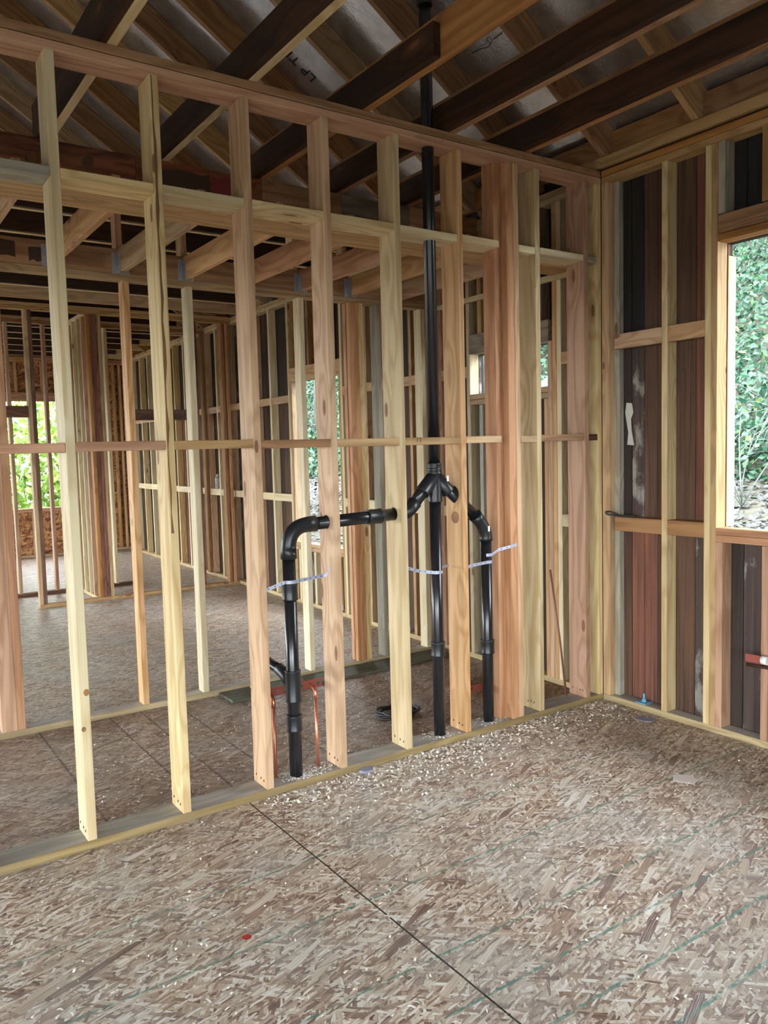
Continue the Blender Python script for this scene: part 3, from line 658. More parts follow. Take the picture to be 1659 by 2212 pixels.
for i, y in enumerate(ry):
    lb = ['rafter nearest the camera, past the right photo edge', 'rafter with a cut tail on the plate above the big window', 'rafter whose cut tail rests right by the room corner', 'rafter crossing behind the vent stack', 'rafter left of the vent stack beside the printed foil'] 
    rafter(y, lb[i] if i < 5 else '%s rafter beyond the vent stack counting away from the camera' % ORD[min(i-4, 19)], mat=('orange', 'tan', 'orange')[i % 3])
for i in range(len(ry)-1):
    if i < 9:
        board('rafter_block', (.03, .068), (ry[i]+T+.0005, ry[i+1]-.0005), (3.3290, 3.47), 'orange', 'block on the right wall plate between the %s and %s rafters from the camera' % (ORD[i], ORD[i+1]), 'blocking', 'blocks between the rafter tails', 'y')
board('ridge_board', (XR-.019, XR+.019), (YB, YE), (roofz(XR, False)-.05, roofz(XR)-.03), 'tan', 'ridge board at the peak of the roof', 'beam', None, 'y')

# ------------------------------------------------------------------ third stud wall with two headed openings
YC = 5.8
G = 'studs of the third stud wall'
def CS(x0, x1, m, l, z0=T, z1=ZP, nm='wall_stud', y0=YC, y1=YC+D4, cat='stud', g=G, ax='z'):
    return board(nm, (x0, x1), (y0, y1), (z0, z1), m, l, cat, g, ax)
C3 = [(-2.52, -2.482, 'orange', 'brown stud at the left side of the left far opening'), (-2.19, -2.152, 'tan', 'tan left board of the slim post between the far openings'), (-2.151, -2.113, 'brown', 'brown right board of the slim post between the far openings'),
      (-1.80, -1.762, 'tan', 'lone tan stud left of the dark built-up post in the third wall'), (-1.555, -1.517, 'orange', 'left orange board of the dark built-up post'), (-1.516, -1.478, 'redbrown', 'second board of the dark red-brown built-up post'), (-1.477, -1.439, 'redbrown', 'third board of the dark red-brown built-up post'), (-1.438, -1.40, 'tan', 'right tan board of the dark built-up post'),
      (-1.165, -1.127, 'salmon', 'salmon stud left of the wide far header'), (-.38, -.342, 'redbrown', 'red board of the post right of the wide far header'), (-.3415, -.30, 'redbrown', 'second red board of the post right of the wide far header'), (-.0, .04, 'orange', 'orange stud of the third wall by the outside wall'), (.06, .098, 'salmon', 'end stud of the third wall against the outside wall')]
for (a, b, m, l) in C3: CS(a, b, m, l)
for k, xx in enumerate((-5.4, -4.99, -4.58, -4.17, -3.76, -3.35, -2.94)): CS(xx, xx+T, 'tan', '%s stud at the hidden left end of the third wall' % ORD[k])
CS(-2.4815, -2.1905, 'brown', 'dark brown header over the left far opening', 2.05, 2.17, 'door_header', cat='header', g=None, ax='x')
CS(-1.1265, -.3805, 'brown', 'dark brown header over the wide far opening', 2.02, 2.14, 'door_header', cat='header', g=None, ax='x')
CS(-2.19, .135, 'tan', 'bottom plate of the third stud wall', 0, T, 'bottom_plate', cat='plate', g=None, ax='x')
CS(-8.9, .135, 'tan', 'lower top plate of the third stud wall', ZP, ZP+T-.001, 'top_plate', cat='plate', g='top plates of the third wall', ax='x')
CS(-8.9, .135, 'tan', 'upper top plate of the third stud wall', ZP+T+.001, ZP+2*T, 'top_plate', cat='plate', g='top plates of the third wall', ax='x')
def mark(parent, name, pts, y, mat, label):
    vs = [(x, y, z) for x, z in pts]; n = len(vs); vs += [(x, y+.0008, z) for x, z in pts]
    o = polymesh(name, vs, [tuple(range(n)), tuple(range(2*n-1, n-1, -1))]+[(i, i+n, (i+1) % n+n, (i+1) % n) for i in range(n)], (mat,), parent)
    o.matrix_basis = parent.matrix_basis.inverted(); o['label'] = label; return o
rm = random.Random(5)
def rag(x0, x1, z0, z1, n=9, j=.02):
    top = [(x0+(x1-x0)*i/n, z1-rm.random()*j) for i in range(n+1)]; bot = [(x0+(x1-x0)*i/n, z0+rm.random()*j) for i in range(n, -1, -1)]
    return bot[::-1]+top[::-1]
bpy.context.view_layer.update()
for o in list(COL.objects):
    l = o.get('label', '')
    if l.startswith('charred red-stained'):
        mark(o, 'char_mark', rag(-2.42, -2.03, 3.07, 3.225, 8, .03), 1.1288, 'scorch', 'charred black patch'); mark(o, 'red_mark', rag(-2.02, -1.86, 3.01, 3.23, 5, .03), 1.1288, 'redmark', 'faded red paint mark')
    if l.startswith('orange-brown rim'):
        mark(o, 'char_mark', rag(-3.12, -3.0, 2.755, 2.85, 3, .012), YBW+.0012, 'scorch', 'black scorch mark'); mark(o, 'char_mark', rag(-2.93, -2.86, 2.74, 2.83, 3, .014), YBW+.0012, 'scorch', 'black scorch mark')
        mark(o, 'char_mark', rag(-1.14, -1.0, 2.76, 2.81, 4, .015), YBW+.0012, 'scorch', 'dark smudge')
    if l.startswith('red-brown left'):
        for cx_, cz_ in ((-2.992, 3.14), (-2.718, 3.175)): mark(o, 'knot', [(cx_+.036*math.cos(a*.5236), cz_+.036*math.sin(a*.5236)) for a in range(12)][::-1], 1.1288, 'brown', 'large round knot')
    if l.startswith('pale pine stud with dark pith'):
        x0 = SX[2]-T; zz_ = [3.17-.09*i for i in range(22)]
        mark(o, 'pith_streak', [(x0+.004+.004*rm.random(), z) for z in zz_]+[(x0+.009+.011*rm.random(), z) for z in zz_[::-1]], -.0008, 'pith', 'dark brown pith streak')
    if l.startswith('pale cream stud with a knot'):
        for cx_, cz_, rr_ in ((SX[1]-.012, .66, .012), (SX[1]-.030, .51, .009)): mark(o, 'knot', [(cx_+rr_*math.cos(a*.5236), cz_+rr_*1.2*math.sin(a*.5236)) for a in range(12)][::-1], -.0008, 'orange', 'round knot')
# short cross wall between third and fourth walls
G = 'studs of the short cross wall'
for k, y in enumerate((6.02, 6.2, 6.42)): board('wall_stud', (-1.56, -1.471), (y, y+T), (T, ZP), ['peach', 'cream', 'cream'][k], '%s stud of the short cross wall behind the dark post' % ORD[k], 'stud', G)
board('bottom_plate', (-1.56, -1.471), (YC+D4+.001, 6.699), (0, T), 'cream', 'bottom plate of the short cross wall', 'plate', None, 'y')
board('top_plate', (-1.56, -1.471), (YC+D4+.001, 6.699), (ZP, ZP+T), 'cream', 'top plate of the short cross wall', 'plate', None, 'y')
# fourth wall
YD = 6.7
G = 'studs of the fourth stud wall'
D_ = [(-2.62, 'orange'), (-2.235, 'peach'), (-1.83, 'salmon'), (-1.53, 'tan'), (-1.125, 'cream'), (-.86, 'peach'), (-.82, 'tan'), (-.02, 'salmon'), (.115, 'orange')]
for k, (x, m) in enumerate(D_): board('wall_stud', (x, x+T), (YD, YD+D4), (T, ZP), m, '%s stud from the left of the fourth wall' % ORD[k], 'stud', G)
board('bottom_plate', (-2.62, -.78), (YD, YD+D4), (0, T), 'brown', 'dark bottom plate of the fourth stud wall', 'plate', None, 'x')
board('top_plate', (-8.9, .15), (YD, YD+D4), (ZP, ZP+T-.001), 'orange', 'lower top plate of the fourth stud wall', 'plate', 'top plates of the fourth wall', 'x')
board('top_plate', (-8.9, .15), (YD, YD+D4), (ZP+T+.001, ZP+2*T), 'tan', 'upper top plate of the fourth stud wall', 'plate', 'top plates of the fourth wall', 'x')
# far wall framing
G = 'studs of the far strand-board wall'
for k, (x, z1, m) in enumerate([(-2.6, ZP, 'tan'), (-2.2, ZP, 'tan'), (-1.7, ZP, 'salmon'), (-1.3, .74, 'tan'), (-.815, ZP, 'salmon'), (-.55, ZP, 'salmon'), (-.2, ZP, 'tan'), (.1, ZP, 'tan'), (.2, ZP, 'peach')]):
    board('wall_stud', (x, x+T), (YE-D4, YE-.001), (T, z1), m, '%s stud from the left of the far strand-board wall' % ORD[k], 'stud', G)
for k, x in enumerate((-1.45, -1.05)): board('cripple_stud', (x, x+T), (YE-D4, YE-.001), (2.682, ZP), 'tan', '%s short stud above the far window' % ['left', 'right'][k], 'stud', G)
board('bottom_plate', (XL, .26), (YE-D4, YE-.001), (0, T), 'tan', 'bottom plate of the far strand-board wall', 'plate', None, 'x')
board('top_plate', (XL, .26), (YE-D4, YE-.001), (ZP, ZP+2*T), 'salmon', 'top plate of the far strand-board wall', 'plate', None, 'x')
board('window_header', (-1.661, -.816), (YE-D4, YE-.001), (2.54, 2.68), 'salmon', 'red-brown header over the far window', 'header', None, 'x')
board('window_sill', (-1.661, -.816), (YE-D4, YE-.001), (.742, .80), 'salmon', 'sill under the far window', 'sill', None, 'x')
board('fire_block', (-.511, -.201), (YE-D4, YE-.001), (1.55, 1.62), 'tan', 'block between studs right of the far window', 'blocking', None, 'x')
bpy.context.view_layer.update()

# ------------------------------------------------------------------ black drain, waste and vent piping
PY = .07; r = .0315; rf = .0375
A = empty('drain_vent_piping', (-1.265, PY, T), 'black plastic drain and vent piping with a double wye, standing in the near stud wall', 'pipe')
def pp(nm, pts, rad=r, m='abs', seg=28, **k): return tube(nm, pts, rad, m, A, seg, **k)
def V(x, z, y=PY): return (x, y, z)
def coupling(p, d, L=.075, rr=rf, nm='coupling'):
    d = Vector(d).normalized(); p = Vector(p); a = p-d*L/2; b = p+d*L/2
    pts = [a, a+d*.006, a+d*.012, b-d*.012, b-d*.006, b]
    return pp(nm, pts, [rr+.0015, rr+.002, rr, rr, rr+.002, rr+.0015], 'abs2')
pp('left_drain_pipe', [V(-2.16, -.1), V(-2.16, 1.14)])
pp('left_elbow', [V(-2.16, 1.105), V(-2.16, 1.15)]+arc(V(-2.16, 1.15), V(-2.158, 1.256), V(-2.055, 1.262), 10)+[V(-2.01, 1.264)], [rf+.002, rf]+[rf-.001]*10+[rf, rf+.002], 'abs2')
pp('branch_pipe', [V(-2.03, 1.263), V(-1.46, 1.279)])
coupling(V(-1.665, 1.273), (1, 0, .03), .085)
pp('left_wye_elbow', [V(-1.49, 1.278)]+arc(V(-1.485, 1.278), V(-1.452, 1.279), V(-1.428, 1.303), 6)+[V(-1.40, 1.331)], [rf+.001]+[rf-.001]*7+[rf+.001], 'abs2')
pp('left_wye_pipe', [V(-1.42, 1.312), V(-1.265, 1.467)], r+.001)
pp('left_wye_arm', [V(-1.352, 1.38), V(-1.348, 1.384), V(-1.262, 1.47)], [rf+.004, rf+.002, rf+.001], 'abs2')
pp('right_wye_arm', [V(-1.178, 1.38), V(-1.182, 1.384), V(-1.268, 1.47)], [rf+.004, rf+.002, rf+.001], 'abs2')
pp('right_wye_pipe', [V(-1.24, 1.442), V(-.955, 1.157+.048)], r)
pp('right_elbow', [V(-.985, 1.234), V(-.962, 1.212)]+arc(V(-.958, 1.208), V(-.907, 1.157), V(-.905, 1.10), 8)+[V(-.905, 1.085)], [rf+.002, rf]+[rf-.001]*9+[rf+.002], 'abs2')
pp('right_drain_pipe', [V(-.905, -.1), V(-.905, 1.12)])
pp('middle_drain_pipe', [V(-1.265, -.1), V(-1.265, 1.37)])
pp('double_wye_body', [V(-1.265, 1.325), V(-1.265, 1.33), V(-1.265, 1.37), V(-1.265, 1.50), V(-1.265, 1.51)], [rf+.003, rf+.003, rf, rf, rf+.003], 'abs2')
coupling(V(-1.265, 1.505), (0, 0, 1), .06)
pp('vent_stack', [V(-1.265, 1.48), V(-1.265, roofz(-1.265)+.25)], r+.0005)
coupling(V(-1.265, 3.93), (0, 0, 1), .09, rf+.002)
for (x, z) in ((-2.16, .945), (-2.16, .302), (-1.265, .52), (-.905, .475)): coupling(V(x, z), (0, 0, 1), .078)
coupling(V(-2.16, .485), (0, 0, 1), .155, rf, 'tee_body')
pp('tee_stub', [V(-2.165, .50), V(-2.215, .535), V(-2.275, .56)] if False else [V(-2.16, .485), (-2.165, .16, .53), (-2.17, .20, .545)], .030, 'abs2')
pp('tee_stub_pipe', [(-2.168, .17, .535), (-2.175, .33, .56)], .0245)
for (p, nrm2) in ((V(-1.205, 1.45, PY-.038), (0, -1, 0)), (V(-.915, 1.155, PY-.037), (0, -1, 0))):
    vs, fs, mi = [], [], []; bx(vs, fs, mi, (-.006, .006), (-.002, .001), (-.015, .015))
    s_ = polymesh('sticker', vs, fs, ('white',), A, mi); s_.location = Vector(p)-A.location; s_['label'] = 'small blank white sticker'

def strap(name_l, pts, w=.017, t=.0012, m='strap'):
    """flat perforated steel band following pts (world), band width vertical"""
    vs, fs = [], []; n = len(pts)
    pts = [Vector(p) for p in pts]; org = pts[0].copy()
    for i, p in enumerate(pts):
        d = (pts[min(i+1, n-1)]-pts[max(i-1, 0)]); d.z = 0; d = d.normalized() if d.length > 1e-6 else Vector((1, 0, 0)); nn = Vector((-d.y, d.x, 0))
        for (a, b) in ((-1, -1), (1, -1), (1, 1), (-1, 1)): vs.append(tuple(p-org+nn*t/2*a*1.2+Vector((0, 0, w/2*b))))
    for i in range(n-1):
        for k2 in range(4): fs.append((i*4+k2, i*4+(k2+1) % 4, (i+1)*4+(k2+1) % 4, (i+1)*4+k2))
    fs += [(0, 3, 2, 1), (n*4-4, n*4-3, n*4-2, n*4-1)]
    o = polymesh('pipe_strap', vs, fs, (m,)); o.location = org
    tag(o, name_l, 'strap', 'steel straps holding the black pipes')
    for i in range(0, n-1):
        L = (pts[i+1]-pts[i]).length; q = max(1, int(L/.03))
        if L > .06:
            for j in range(q):
                c = pts[i].lerp(pts[i+1], (j+.5)/q); d = (pts[i+1]-pts[i]); d.z = 0; d.normalize(); nn = Vector((-d.y, d.x, 0))
                if nn.dot(CAM-c) < 0: nn = -nn
                bm = bmesh.new(); bmesh.ops.create_circle(bm, cap_ends=True, radius=.0032, segments=8)
                me = bpy.data.meshes.new('strap_hole'); bm.to_mesh(me); bm.free(); h = link('strap_hole', me, o, ('nail',))
                h.matrix_basis = Matrix.Translation(c-org+nn*.0012) @ nn.to_track_quat('Z', 'Y').to_matrix().to_4x4()
    return o
def wrap(cx, z, rr, a0, a1, n=8, dz=0):
    return [(cx+rr*math.cos(math.radians(a0+(a1-a0)*i/n)), PY+rr*math.sin(math.radians(a0+(a1-a0)*i/n)), z+dz*i/n) for i in range(n+1)]
strap('grey strap wrapping the left drain pipe and nailed to studs both sides', [(-2.316, .09, .955)]+wrap(-2.16, .995, r+.002, 200, 330)+[(-1.98, .055, 1.005), (-1.965, .05, 1.008), (-1.949, .045, 1.045)])
strap('grey strap wrapping the middle drain pipe below the wye', [(-1.46, .12, .99), (-1.36, .12, .955)]+wrap(-1.265, .945, r+.002, 205, 335)+[(-1.20, .1, .96), (-1.152, .105, .965)])
strap('upper grey strap across the right drain pipe onto the salmon studs', wrap(-.905, 1.005, r+.002, 230, 300, 4)+[(-.835, .042, 1.028), (-.79, -.002, 1.045), (-.735, -.003, 1.052)])
strap('lower grey strap across the right drain pipe to the wide peach stud', [(-1.092, .012, .955), (-1.06, .03, .96)]+wrap(-.905, .965, r+.002, 240, 310, 4)+[(-.86, .07, .985)])

# copper tubes with their perforated copper support
for k, (xb, yb) in enumerate(((-2.252, .105), (-2.018, .105))):
    cx_ = empty('copper_tube', (xb, yb, T), ['left copper supply tube rising behind the black drain pipe', 'right copper supply tube between the black drain pipe and the bored stud'][k], 'pipe', 'copper supply tubes')
    def cp(nm, pts, rad, m='copper'): return tube(nm, pts, rad, m, cx_, 16)
    zt = .405
    cp('riser', [(xb, yb, -.05), (xb, yb, zt)], .008)
    cp('elbow', [(xb, yb, zt-.02), (xb, yb, zt)]+arc((xb, yb, zt), (xb, yb, zt+.03), (xb, yb+.03, zt+.03), 5), .0105)
    cp('stub_out', [(xb, yb+.02, zt+.03), (xb-.012, yb+.22, zt+.035)], .008, 'copper')
def perfbar(x0, x1, z0, y, lbl, tilt=0):
    bm = bmesh.new(); n = int((x1-x0)/.045); w = .042
    # plate with real round holes: build as grid of cells, each a ring around a hole
    cell = (x1-x0)/n; seg = 12
    for i in range(n):
        cx_ = x0+(i+.5)*cell; rr = .0125 if i % 2 == 0 else .0085
        sq = []; ho = []
        for k in range(seg):
            a = 2*math.pi*(k+.5)/seg; c, s = math.cos(a), math.sin(a); mm = max(abs(c), abs(s))
            sq.append(bm.verts.new((cx_+c/mm*cell/2, 0, s/mm*w/2))); ho.append(bm.verts.new((cx_+c*rr, 0, s*rr)))
        for k in range(seg): bm.faces.new((sq[k], sq[(k+1) % seg], ho[(k+1) % seg], ho[k]))
    bmesh.ops.remove_doubles(bm, verts=bm.verts[:], dist=.0008)
    me = bpy.data.meshes.new('perforated_bar'); bm.to_mesh(me); bm.free()
    for v in me.vertices: v.co.x -= (x0+x1)/2
    o = link('perforated_bar', me, None, ('copperbar',)); o.location = ((x0+x1)/2, y, z0)
    md = o.modifiers.new('s', 'SOLIDIFY'); md.thickness = .003
    return tag(o, lbl, 'pipe support', 'copper-coloured perforated pipe supports')
perfbar(-2.275, -1.952, .445, .155, 'red-brown perforated support bar carrying the two copper tubes')
perfbar(-1.07, -.845, .195+.02, .15, 'short red-brown perforated bar low between wide peach stud and right drain pipe')
# leaning rod
tube('leaning_rod', [(-.219, .11, T), (-.26, .12, .40), (-.335, .125, .85)], .0065, 'rod', seg=12, label='thin rusty rod leaning up from the bottom plate near the room corner', cat='rod')
# ------------------------------------------------------------------ small things
def bolt(x, y, lab_, blue=False):
    e = empty('anchor_bolt', (x, y, T), lab_, 'bolt', 'anchor bolts in the bottom plates'); m = 'bluebolt' if blue else 'galv'
    vs, fs, mi = [], [], []; bx(vs, fs, mi, (-.036, .036), (-.036, .036), (0, .006)); polymesh('washer_plate', vs, fs, (m,), e, mi)
    bm = bmesh.new(); bmesh.ops.create_cone(bm, cap_ends=True, segments=6, radius1=.014, radius2=.014, depth=.016, matrix=Matrix.Translation((0, 0, .014))); me = bpy.data.meshes.new('nut'); bm.to_mesh(me); bm.free(); link('nut', me, e, (m,))
    bm = bmesh.new(); bmesh.ops.create_cone(bm, cap_ends=True, segments=14, radius1=.0065, radius2=.0065, depth=.05, matrix=Matrix.Translation((0, 0, .031))); me = bpy.data.meshes.new('threaded_rod'); bm.to_mesh(me); bm.free(); link('threaded_rod', me, e, (m,))
bolt(.045, -.275, 'blue anchor bolt with square washer on the right wall plate', True)
bolt(KX(2.2)+.045, 2.20, 'steel anchor bolt on the outside wall plate seen left of the vent stack')
bolt(KX(3.35)+.045, 3.35, 'steel anchor bolt on the outside wall plate near the tall window')
bolt(KX(5.35)+.045, 5.35, 'farthest anchor bolt on the outside wall plate by the third wall')
# water bottle on the outside wall block
e = empty('water_bottle', (KX(6.42)+.03, 6.5, 1.161), 'clear crumpled plastic water bottle standing on a block in the far outside wall', 'bottle')
prof = [(.0, .0), (.03, .0), (.033, .01), (.033, .03), (.029, .036), (.033, .042), (.033, .06), (.029, .066), (.033, .072), (.033, .10), (.030, .106), (.032, .112), (.028, .135), (.014, .16), (.013, .168)]
bm = bmesh.new(); tube_bm(bm, [(0, 0, z+.0001*i) for i, (rr, z) in enumerate(prof)], [max(rr, .001) for rr, z in prof], 20); me = bpy.data.meshes.new('bottle_body'); bm.to_mesh(me); bm.free(); link('bottle_body', me, e, ('clear',))
bm = bmesh.new(); tube_bm(bm, [(0, 0, .168), (0, 0, .185)], .0145, 16); me = bpy.data.meshes.new('bottle_cap'); bm.to_mesh(me); bm.free(); link('bottle_cap', me, e, ('white',))
# wire hook and dark rag on the right wall block
pts = arc((.02, -.03-.07, 1.178), (-.01, -.02-.07, 1.20), (-.012, .02-.06, 1.196), 6)+arc((-.012, .02-.06, 1.196), (-.02, .03-.05, 1.172), (.02, -.05-.06, 1.174), 6)[1:]+[(.025, -.16, 1.174), (.03, -.22, 1.175)]
tube('bent_hook', pts, .0055, 'cable', seg=10, label='black bent strap hook lying on the waist-high block by the room corner', cat='hook')
# coil of cable behind the arrow-grain stud
pts = []
for i in range(90):
    a = i/90*6*math.pi; rr = .10+.012*math.sin(i*.9)
    pts.append((-1.20+rr*1.25*math.cos(a), .56+rr*math.sin(a), .010+.012*(i/30)+.003*math.sin(i)))
tube('cable_coil', pts, .0085, 'cable', seg=8, label='coil of black cable on the floor behind the pale bored stud', cat='cable')
# scraps on the floor
def scrap(nm, pts, m, l, c, z=.001, th=.002):
    n = len(pts); cx_ = sum(p[0] for p in pts)/n; cy_ = sum(p[1] for p in pts)/n
    vs = [(p[0]-cx_, p[1]-cy_, 0) for p in pts]+[(p[0]-cx_, p[1]-cy_, th) for p in pts]
    fs = [tuple(range(n))[::-1], tuple(range(n, 2*n))]+[(i, (i+1) % n, (i+1) % n+n, i+n) for i in range(n)]
    o = polymesh(nm, vs, fs, (m,)); o.location = (cx_, cy_, z); return tag(o, l, c)
scrap('card_scrap', [(-.72, -1.03), (-.66, -.985), (-.60, -1.04), (-.625, -1.10), (-.68, -1.115)], 'card', 'pinkish-white torn card scrap on the floor near the big window', 'scrap')
scrap('metal_scrap', [(-.155, -.36), (-.07, -.35), (-.05, -.44), (-.12, -.455), (-.15, -.41)], 'bluegrey', 'flat blue-grey scrap on the floor by the right wall plate', 'scrap')
o = scrap('putty_blob', [(-1.855, -.02), (-1.83, -.002), (-1.79, -.004), (-1.775, -.03), (-1.80, -.055), (-1.84, -.052)], 'bluegrey', 'grey blob on the floor against the near wall plate', 'scrap', .001, .012)
# paint patch on a plank, pipe stub at the right edge
vs = [(D4+.0008, y, z) for (y, z) in ((-.115, 1.86), (-.155, 1.855), (-.165, 1.80), (-.148, 1.76), (-.152, 1.69), (-.17, 1.60), (-.12, 1.605), (-.128, 1.68), (-.118, 1.73), (-.105, 1.80))]
n = len(vs); vs += [(x-.002, y, z) for x, y, z in vs]
o = polymesh('paint_patch', vs, [tuple(range(n)), tuple(range(2*n-1, n-1, -1))]+[(i, i+n, (i+1) % n+n, (i+1) % n) for i in range(n)], ('paintwhite',), wr); o['label'] = 'peeling white paint patch'
e = empty('water_stub', (-.03, -1.02, .445), 'copper pipe stub with bracket and white ring at the right photo edge', 'pipe')
def ep(nm, pts, rad, m): return tube(nm, pts, rad, m, e, 14)
ep('stub_pipe', [(-.03, -.985, .436), (-.03, -1.2, .446)], .009, 'darkcopper')
ep('white_ring', [(-.032, -1.068, .478), (-.032, -1.10, .478)], .022, 'white')
vs, fs, mi = [], [], []; bx(vs, fs, mi, (.0, .004), (-.08, .045), (.008, .05)); polymesh('bracket_plate', vs, fs, ('copperbar',), e, mi)

# wood chips and sawdust curls: uncountable
rc = random.Random(3); vs, fs, mi = [], [], []
def chip(x, y, z, s, m=0):
    s *= 1.35
    a = rc.uniform(0, math.tau); L = s*rc.uniform(.6, 1.6); w = s*rc.uniform(.25, .6); c, s_ = math.cos(a), math.sin(a); b = len(vs); h = rc.uniform(.1, .6)*s
    for (u_, v_, hh) in ((-L, -w, 0), (0, -w*.8, h), (L, -w*.5, .15*h), (L, w*.6, .15*h), (0, w, h), (-L, w*.7, 0)):
        vs.append((x+u_*c-v_*s_, y+u_*s_+v_*c, z+.0012+hh))
    fs.append((b, b+1, b+4, b+5)); fs.append((b+1, b+2, b+3, b+4)); mi.extend((m, m))
for _ in range(1500):
    yy_ = -abs(rc.gauss(0, .16))-.004
    chip(-2.4+2.35*rc.random()**.8, yy_, 0, rc.uniform(.003, .010))
for _ in range(1100): chip(rc.uniform(-3.6, -.05), rc.uniform(-2.4, -.02), 0, rc.uniform(.002, .0065))
for _ in range(900): chip(rc.uniform(-3.0, .0), rc.uniform(.16, 1.4), 0, rc.uniform(.002, .007))
for (cx_, n_) in ((-2.16, 300), (-2.02, 120), (-1.265, 170), (-.905, 140)):
    for _ in range(n_):
        x = cx_+rc.gauss(0, .05); y = rc.uniform(.005, .135); chip(x, y, T, rc.uniform(.002, .006))
vs2 = [v for v in vs]
tag(polymesh('wood_shavings', vs, fs, ('chip',), None, mi), 'pale wood chips and shavings scattered over the floor by the near wall', 'wood chips', None, 'stuff')
vs, fs, mi = [], [], []
for _ in range(1400): chip(rc.uniform(-.6, .02), rc.uniform(.16, .9), 0, rc.uniform(.004, .011))
tag(polymesh('brown_shavings', vs, fs, ('orange',), None, mi), 'brown wood shavings piled on the floor behind the corner studs', 'wood chips', None, 'stuff')

pts = [(-.642, .42, 3.945), (-.642, .34, 3.94)]+[(-.642+.018*math.sin(a), .29+.018*math.cos(a)-.002*k_, 3.93+.003*k_) for k_, a in enumerate([i*math.pi/5 for i in range(13)])]+[(-.642, .22, 3.945), (-.642, .16, 3.95)]
tube('wire_curl', pts, .0025, 'cable', seg=6, label='thin curled wire under the foil roof deck right of the vent stack', cat='wire')
tube('marker_scribble', [(-1.43, -.0012, 1.648), (-1.427, -.0012, 1.672), (-1.415, -.0012, 1.668), (-1.405, -.0012, 1.672), (-1.408, -.0012, 1.650), (-1.40, -.0012, 1.647)], .0014, 'ink', seg=5).name = 'marker_scribble'
for o in COL.objects:
    if o.get('label', '') == 'flat mid-height block of the near wall left of the vent stack bay' or o.get('label', '').endswith('of the near wall crossed by the vent stack') and 'mid' in o.get('label', ''):
        q = bpy.data.objects['marker_scribble']; bpy.context.view_layer.update()
        if q.parent is None and o.matrix_basis.translation.x+.2 > -1.42 > o.matrix_basis.translation.x-.2: q.parent = o; q.matrix_basis = o.matrix_basis.inverted() @ q.matrix_basis
# ------------------------------------------------------------------ outside: hillside, leaves, trees
def gz(x, y):
    w = .12*math.sin(y*.9)+.08*math.sin(x*1.7+y*.5)
    if x < 1: return .32*max(0, x)+w*.2 if x > .3 else -.3+.6*max(0, x)
    if x < 4.3: return .32+.25*(x-1)+w*.4
    return 1.145+.8*(x-4.3)+w*.9
vs, fs = [], []
NX, NY = 46, 84
for i in range(NX+1):
    for j in range(NY+1):
        x = .4+i*.42; y = -8+j*.5; vs.append((x, y, gz(x, y) if x > .9 else .32*x))
for i in range(NX):
    for j in range(NY): a = i*(NY+1)+j; fs.append((a, a+NY+1, a+NY+2, a+1))
tag(polymesh('hillside', vs, fs, ('soil',), None, None, True), kind='structure')
vs = [(-60, -60, -.35), (.5, -60, -.35), (.5, 80, -.35), (-60, 80, -.35)]
tag(polymesh('ground', vs, [(0, 1, 2, 3)], ('soil',)), kind='structure')
def leaves(name, n, posf, size, mat, lbl, cat, parent=None, kind='stuff', seed=1, org=(0, 0, 0), up=.5):
    rl = random.Random(seed); vs, fs = [], []; ox, oy, oz = org
    for _ in range(n):
        p = posf(rl)
        if p is None: continue
        s = size*rl.uniform(.55, 1.4)
        nx, ny, nz = rl.gauss(-.5, .6), rl.gauss(0, .6), rl.gauss(up, .5)
        nv = Vector((nx, ny, nz)).normalized(); t = nv.orthogonal().normalized(); t = Matrix.Rotation(rl.uniform(0, math.tau), 3, nv) @ t; b_ = nv.cross(t)
        P_ = Vector(p)-Vector(org); k = len(vs)
        for (a, c) in ((-1, 0), (-.2, -.62), (1, 0), (-.2, .62)): vs.append(tuple(P_+t*a*s+b_*c*s+nv*(.15*s if c else 0)))
        fs.append((k, k+1, k+2, k+3))
    o = polymesh(name, vs, fs, (mat,), parent)
    if not parent: o.location = org
    if lbl: tag(o, lbl, cat, None, kind)
    elif kind: o['kind'] = kind
    return o
def pl(rl):
    x = rl.uniform(1.0, 4.9); y = x*.6-1.2+rl.uniform(-1.5, 13); return (x, y, gz(x, y)+.012+rl.random()*.02)
leaves('leaf_litter', 16000, pl, .038, 'litter', 'dry grey leaf litter covering the ground outside the windows', 'leaf litter', seed=2, up=1.6)
def pi_(rl):
    x = 4.1+rl.random()**1.3*7.5; y = x*.6-2.4+rl.uniform(0, 19); return (x, y, gz(x, y)+rl.random()**2*.5)
leaves('ivy_ground_cover', 85000, pi_, .046, 'ivy', 'green ivy covering the slope outside the windows', 'ivy', seed=4)
def blob(cx_, cy_, cz, rx, ry, rz):
    def fn(rl):
        v = Vector((rl.gauss(0, 1), rl.gauss(0, 1), rl.gauss(0, 1))).normalized()*(rl.random()**.4); return (cx_+v.x*rx, cy_+v.y*ry, cz+v.z*rz)
    return fn
trees = [(7.9, 3.42, .09, 5.5, 'grey-barked tree trunk outside the big window, overgrown with ivy'), (5.6, 7.6, .20, 5, 'leafy tree outside the small high window'), (5.2, 12.6, .12, 6, 'leafy tree outside the tall window'), (8.5, 5.4, .14, 6, 'slim tree higher up the slope')]
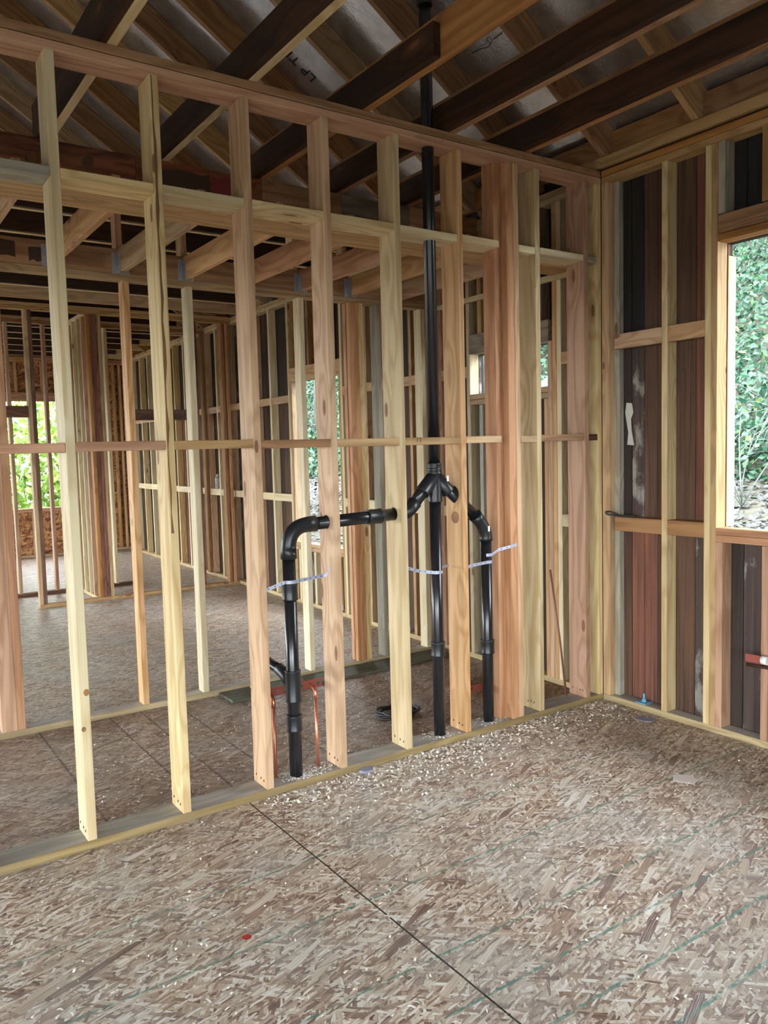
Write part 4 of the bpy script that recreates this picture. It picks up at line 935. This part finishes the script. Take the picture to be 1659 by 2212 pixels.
for k, (x, y, rr, h, l) in enumerate(trees):
    z0 = gz(x, y)-.2; e = empty('hillside_tree', (x, y, z0), l, 'tree')
    rt = random.Random(20+k)
    tube('trunk', [(x, y, z0), (x+.1, y+.05, z0+h*.3), (x+.05, y-.1, z0+h*.6), (x+.25, y-.2, z0+h)], [rr, rr*.85, rr*.7, rr*.4], 'bark', e, 14)
    for b_ in range(5):
        a = rt.uniform(0, math.tau); zz0 = z0+h*rt.uniform(.25, .8); L = rt.uniform(.9, 1.9)
        tube('branch', arc((x+.08, y, zz0), (x+.08+L*.5*math.cos(a), y+L*.5*math.sin(a), zz0+.35), (x+L*math.cos(a), y+L*math.sin(a), zz0+.3*rt.uniform(-1, 2)), 6), [rr*.4, rr*.36, rr*.3, rr*.25, rr*.2, rr*.15, rr*.08], 'bark', e, 8)
    leaves('foliage', 9000, blob(x-.3, y, z0+h*.72, 1.9, 2.0, h*.38), .048, 'ivy', None, None, e, 'stuff', 50+k, (x, y, z0))
# leaning limb seen through the small window
tube('leaning_limb', [(2.6, 4.6, gz(2.6, 4.6)-.1), (2.95, 3.75, 1.9), (3.3, 3.35, 2.45), (3.9, 2.9, 2.9), (4.6, 2.2, 4.6)], [.16, .15, .14, .13, .1], 'bark', seg=14, label='thick grey leaning tree limb outside the small high window', cat='tree')
# pale bare twigs before the ivy in the big window
rt = random.Random(9)
e = empty('bare_bush', (3.4, 1.15, gz(3.4, 1.15)), 'pale leafless branching bush outside the big window', 'bush')
def twig(p, d, L, rad, dep):
    p = Vector(p); d = Vector(d).normalized(); pts = [p]; 
    for i in range(4):
        d = (d+Vector((rt.gauss(0, .18), rt.gauss(0, .18), rt.gauss(0, .15)))).normalized(); pts.append(pts[-1]+d*L/4)
    tube('twig', pts, [rad, rad*.9, rad*.75, rad*.65, rad*.5], 'twig', e, 6)
    if dep:
        for i in (2, 3, 4):
            dd = (d+Vector((rt.gauss(0, .7), rt.gauss(0, .7), rt.gauss(0, .6)))).normalized(); twig(pts[i], dd, L*.62, rad*.6, dep-1)
zb = gz(3.4, 1.15)
for dv in ((-.1, .2, 1), (.2, -.3, 1), (-.3, .5, .9), (.1, .1, 1.2), (-.4, -.2, .8)): twig((3.4, 1.15, zb), dv, 1.0, .0065, 2)
# bright trees beyond the far window
for k, (x, y, z, rx, l) in enumerate([(1.0, 17, 1.0, 2.6, 'bright yellow-green bush beyond the far window'), (2.2, 20, 4.2, 3.4, 'tall bright green tree beyond the far window'), (-3.5, 19, 1.5, 3.0, 'bright green bush left beyond the far window')]):
    e = empty('bright_tree', (x, y, -.35), l, 'tree')
    tube('trunk', [(x, y, -.35), (x+.1, y, z)], [.14, .08], 'bark', e, 10)
    leaves('foliage', 5200, blob(x, y, z, rx, 1.6, rx*.85), .10, 'bright_leaf', None, None, e, 'stuff', 70+k, (x, y, -.35))
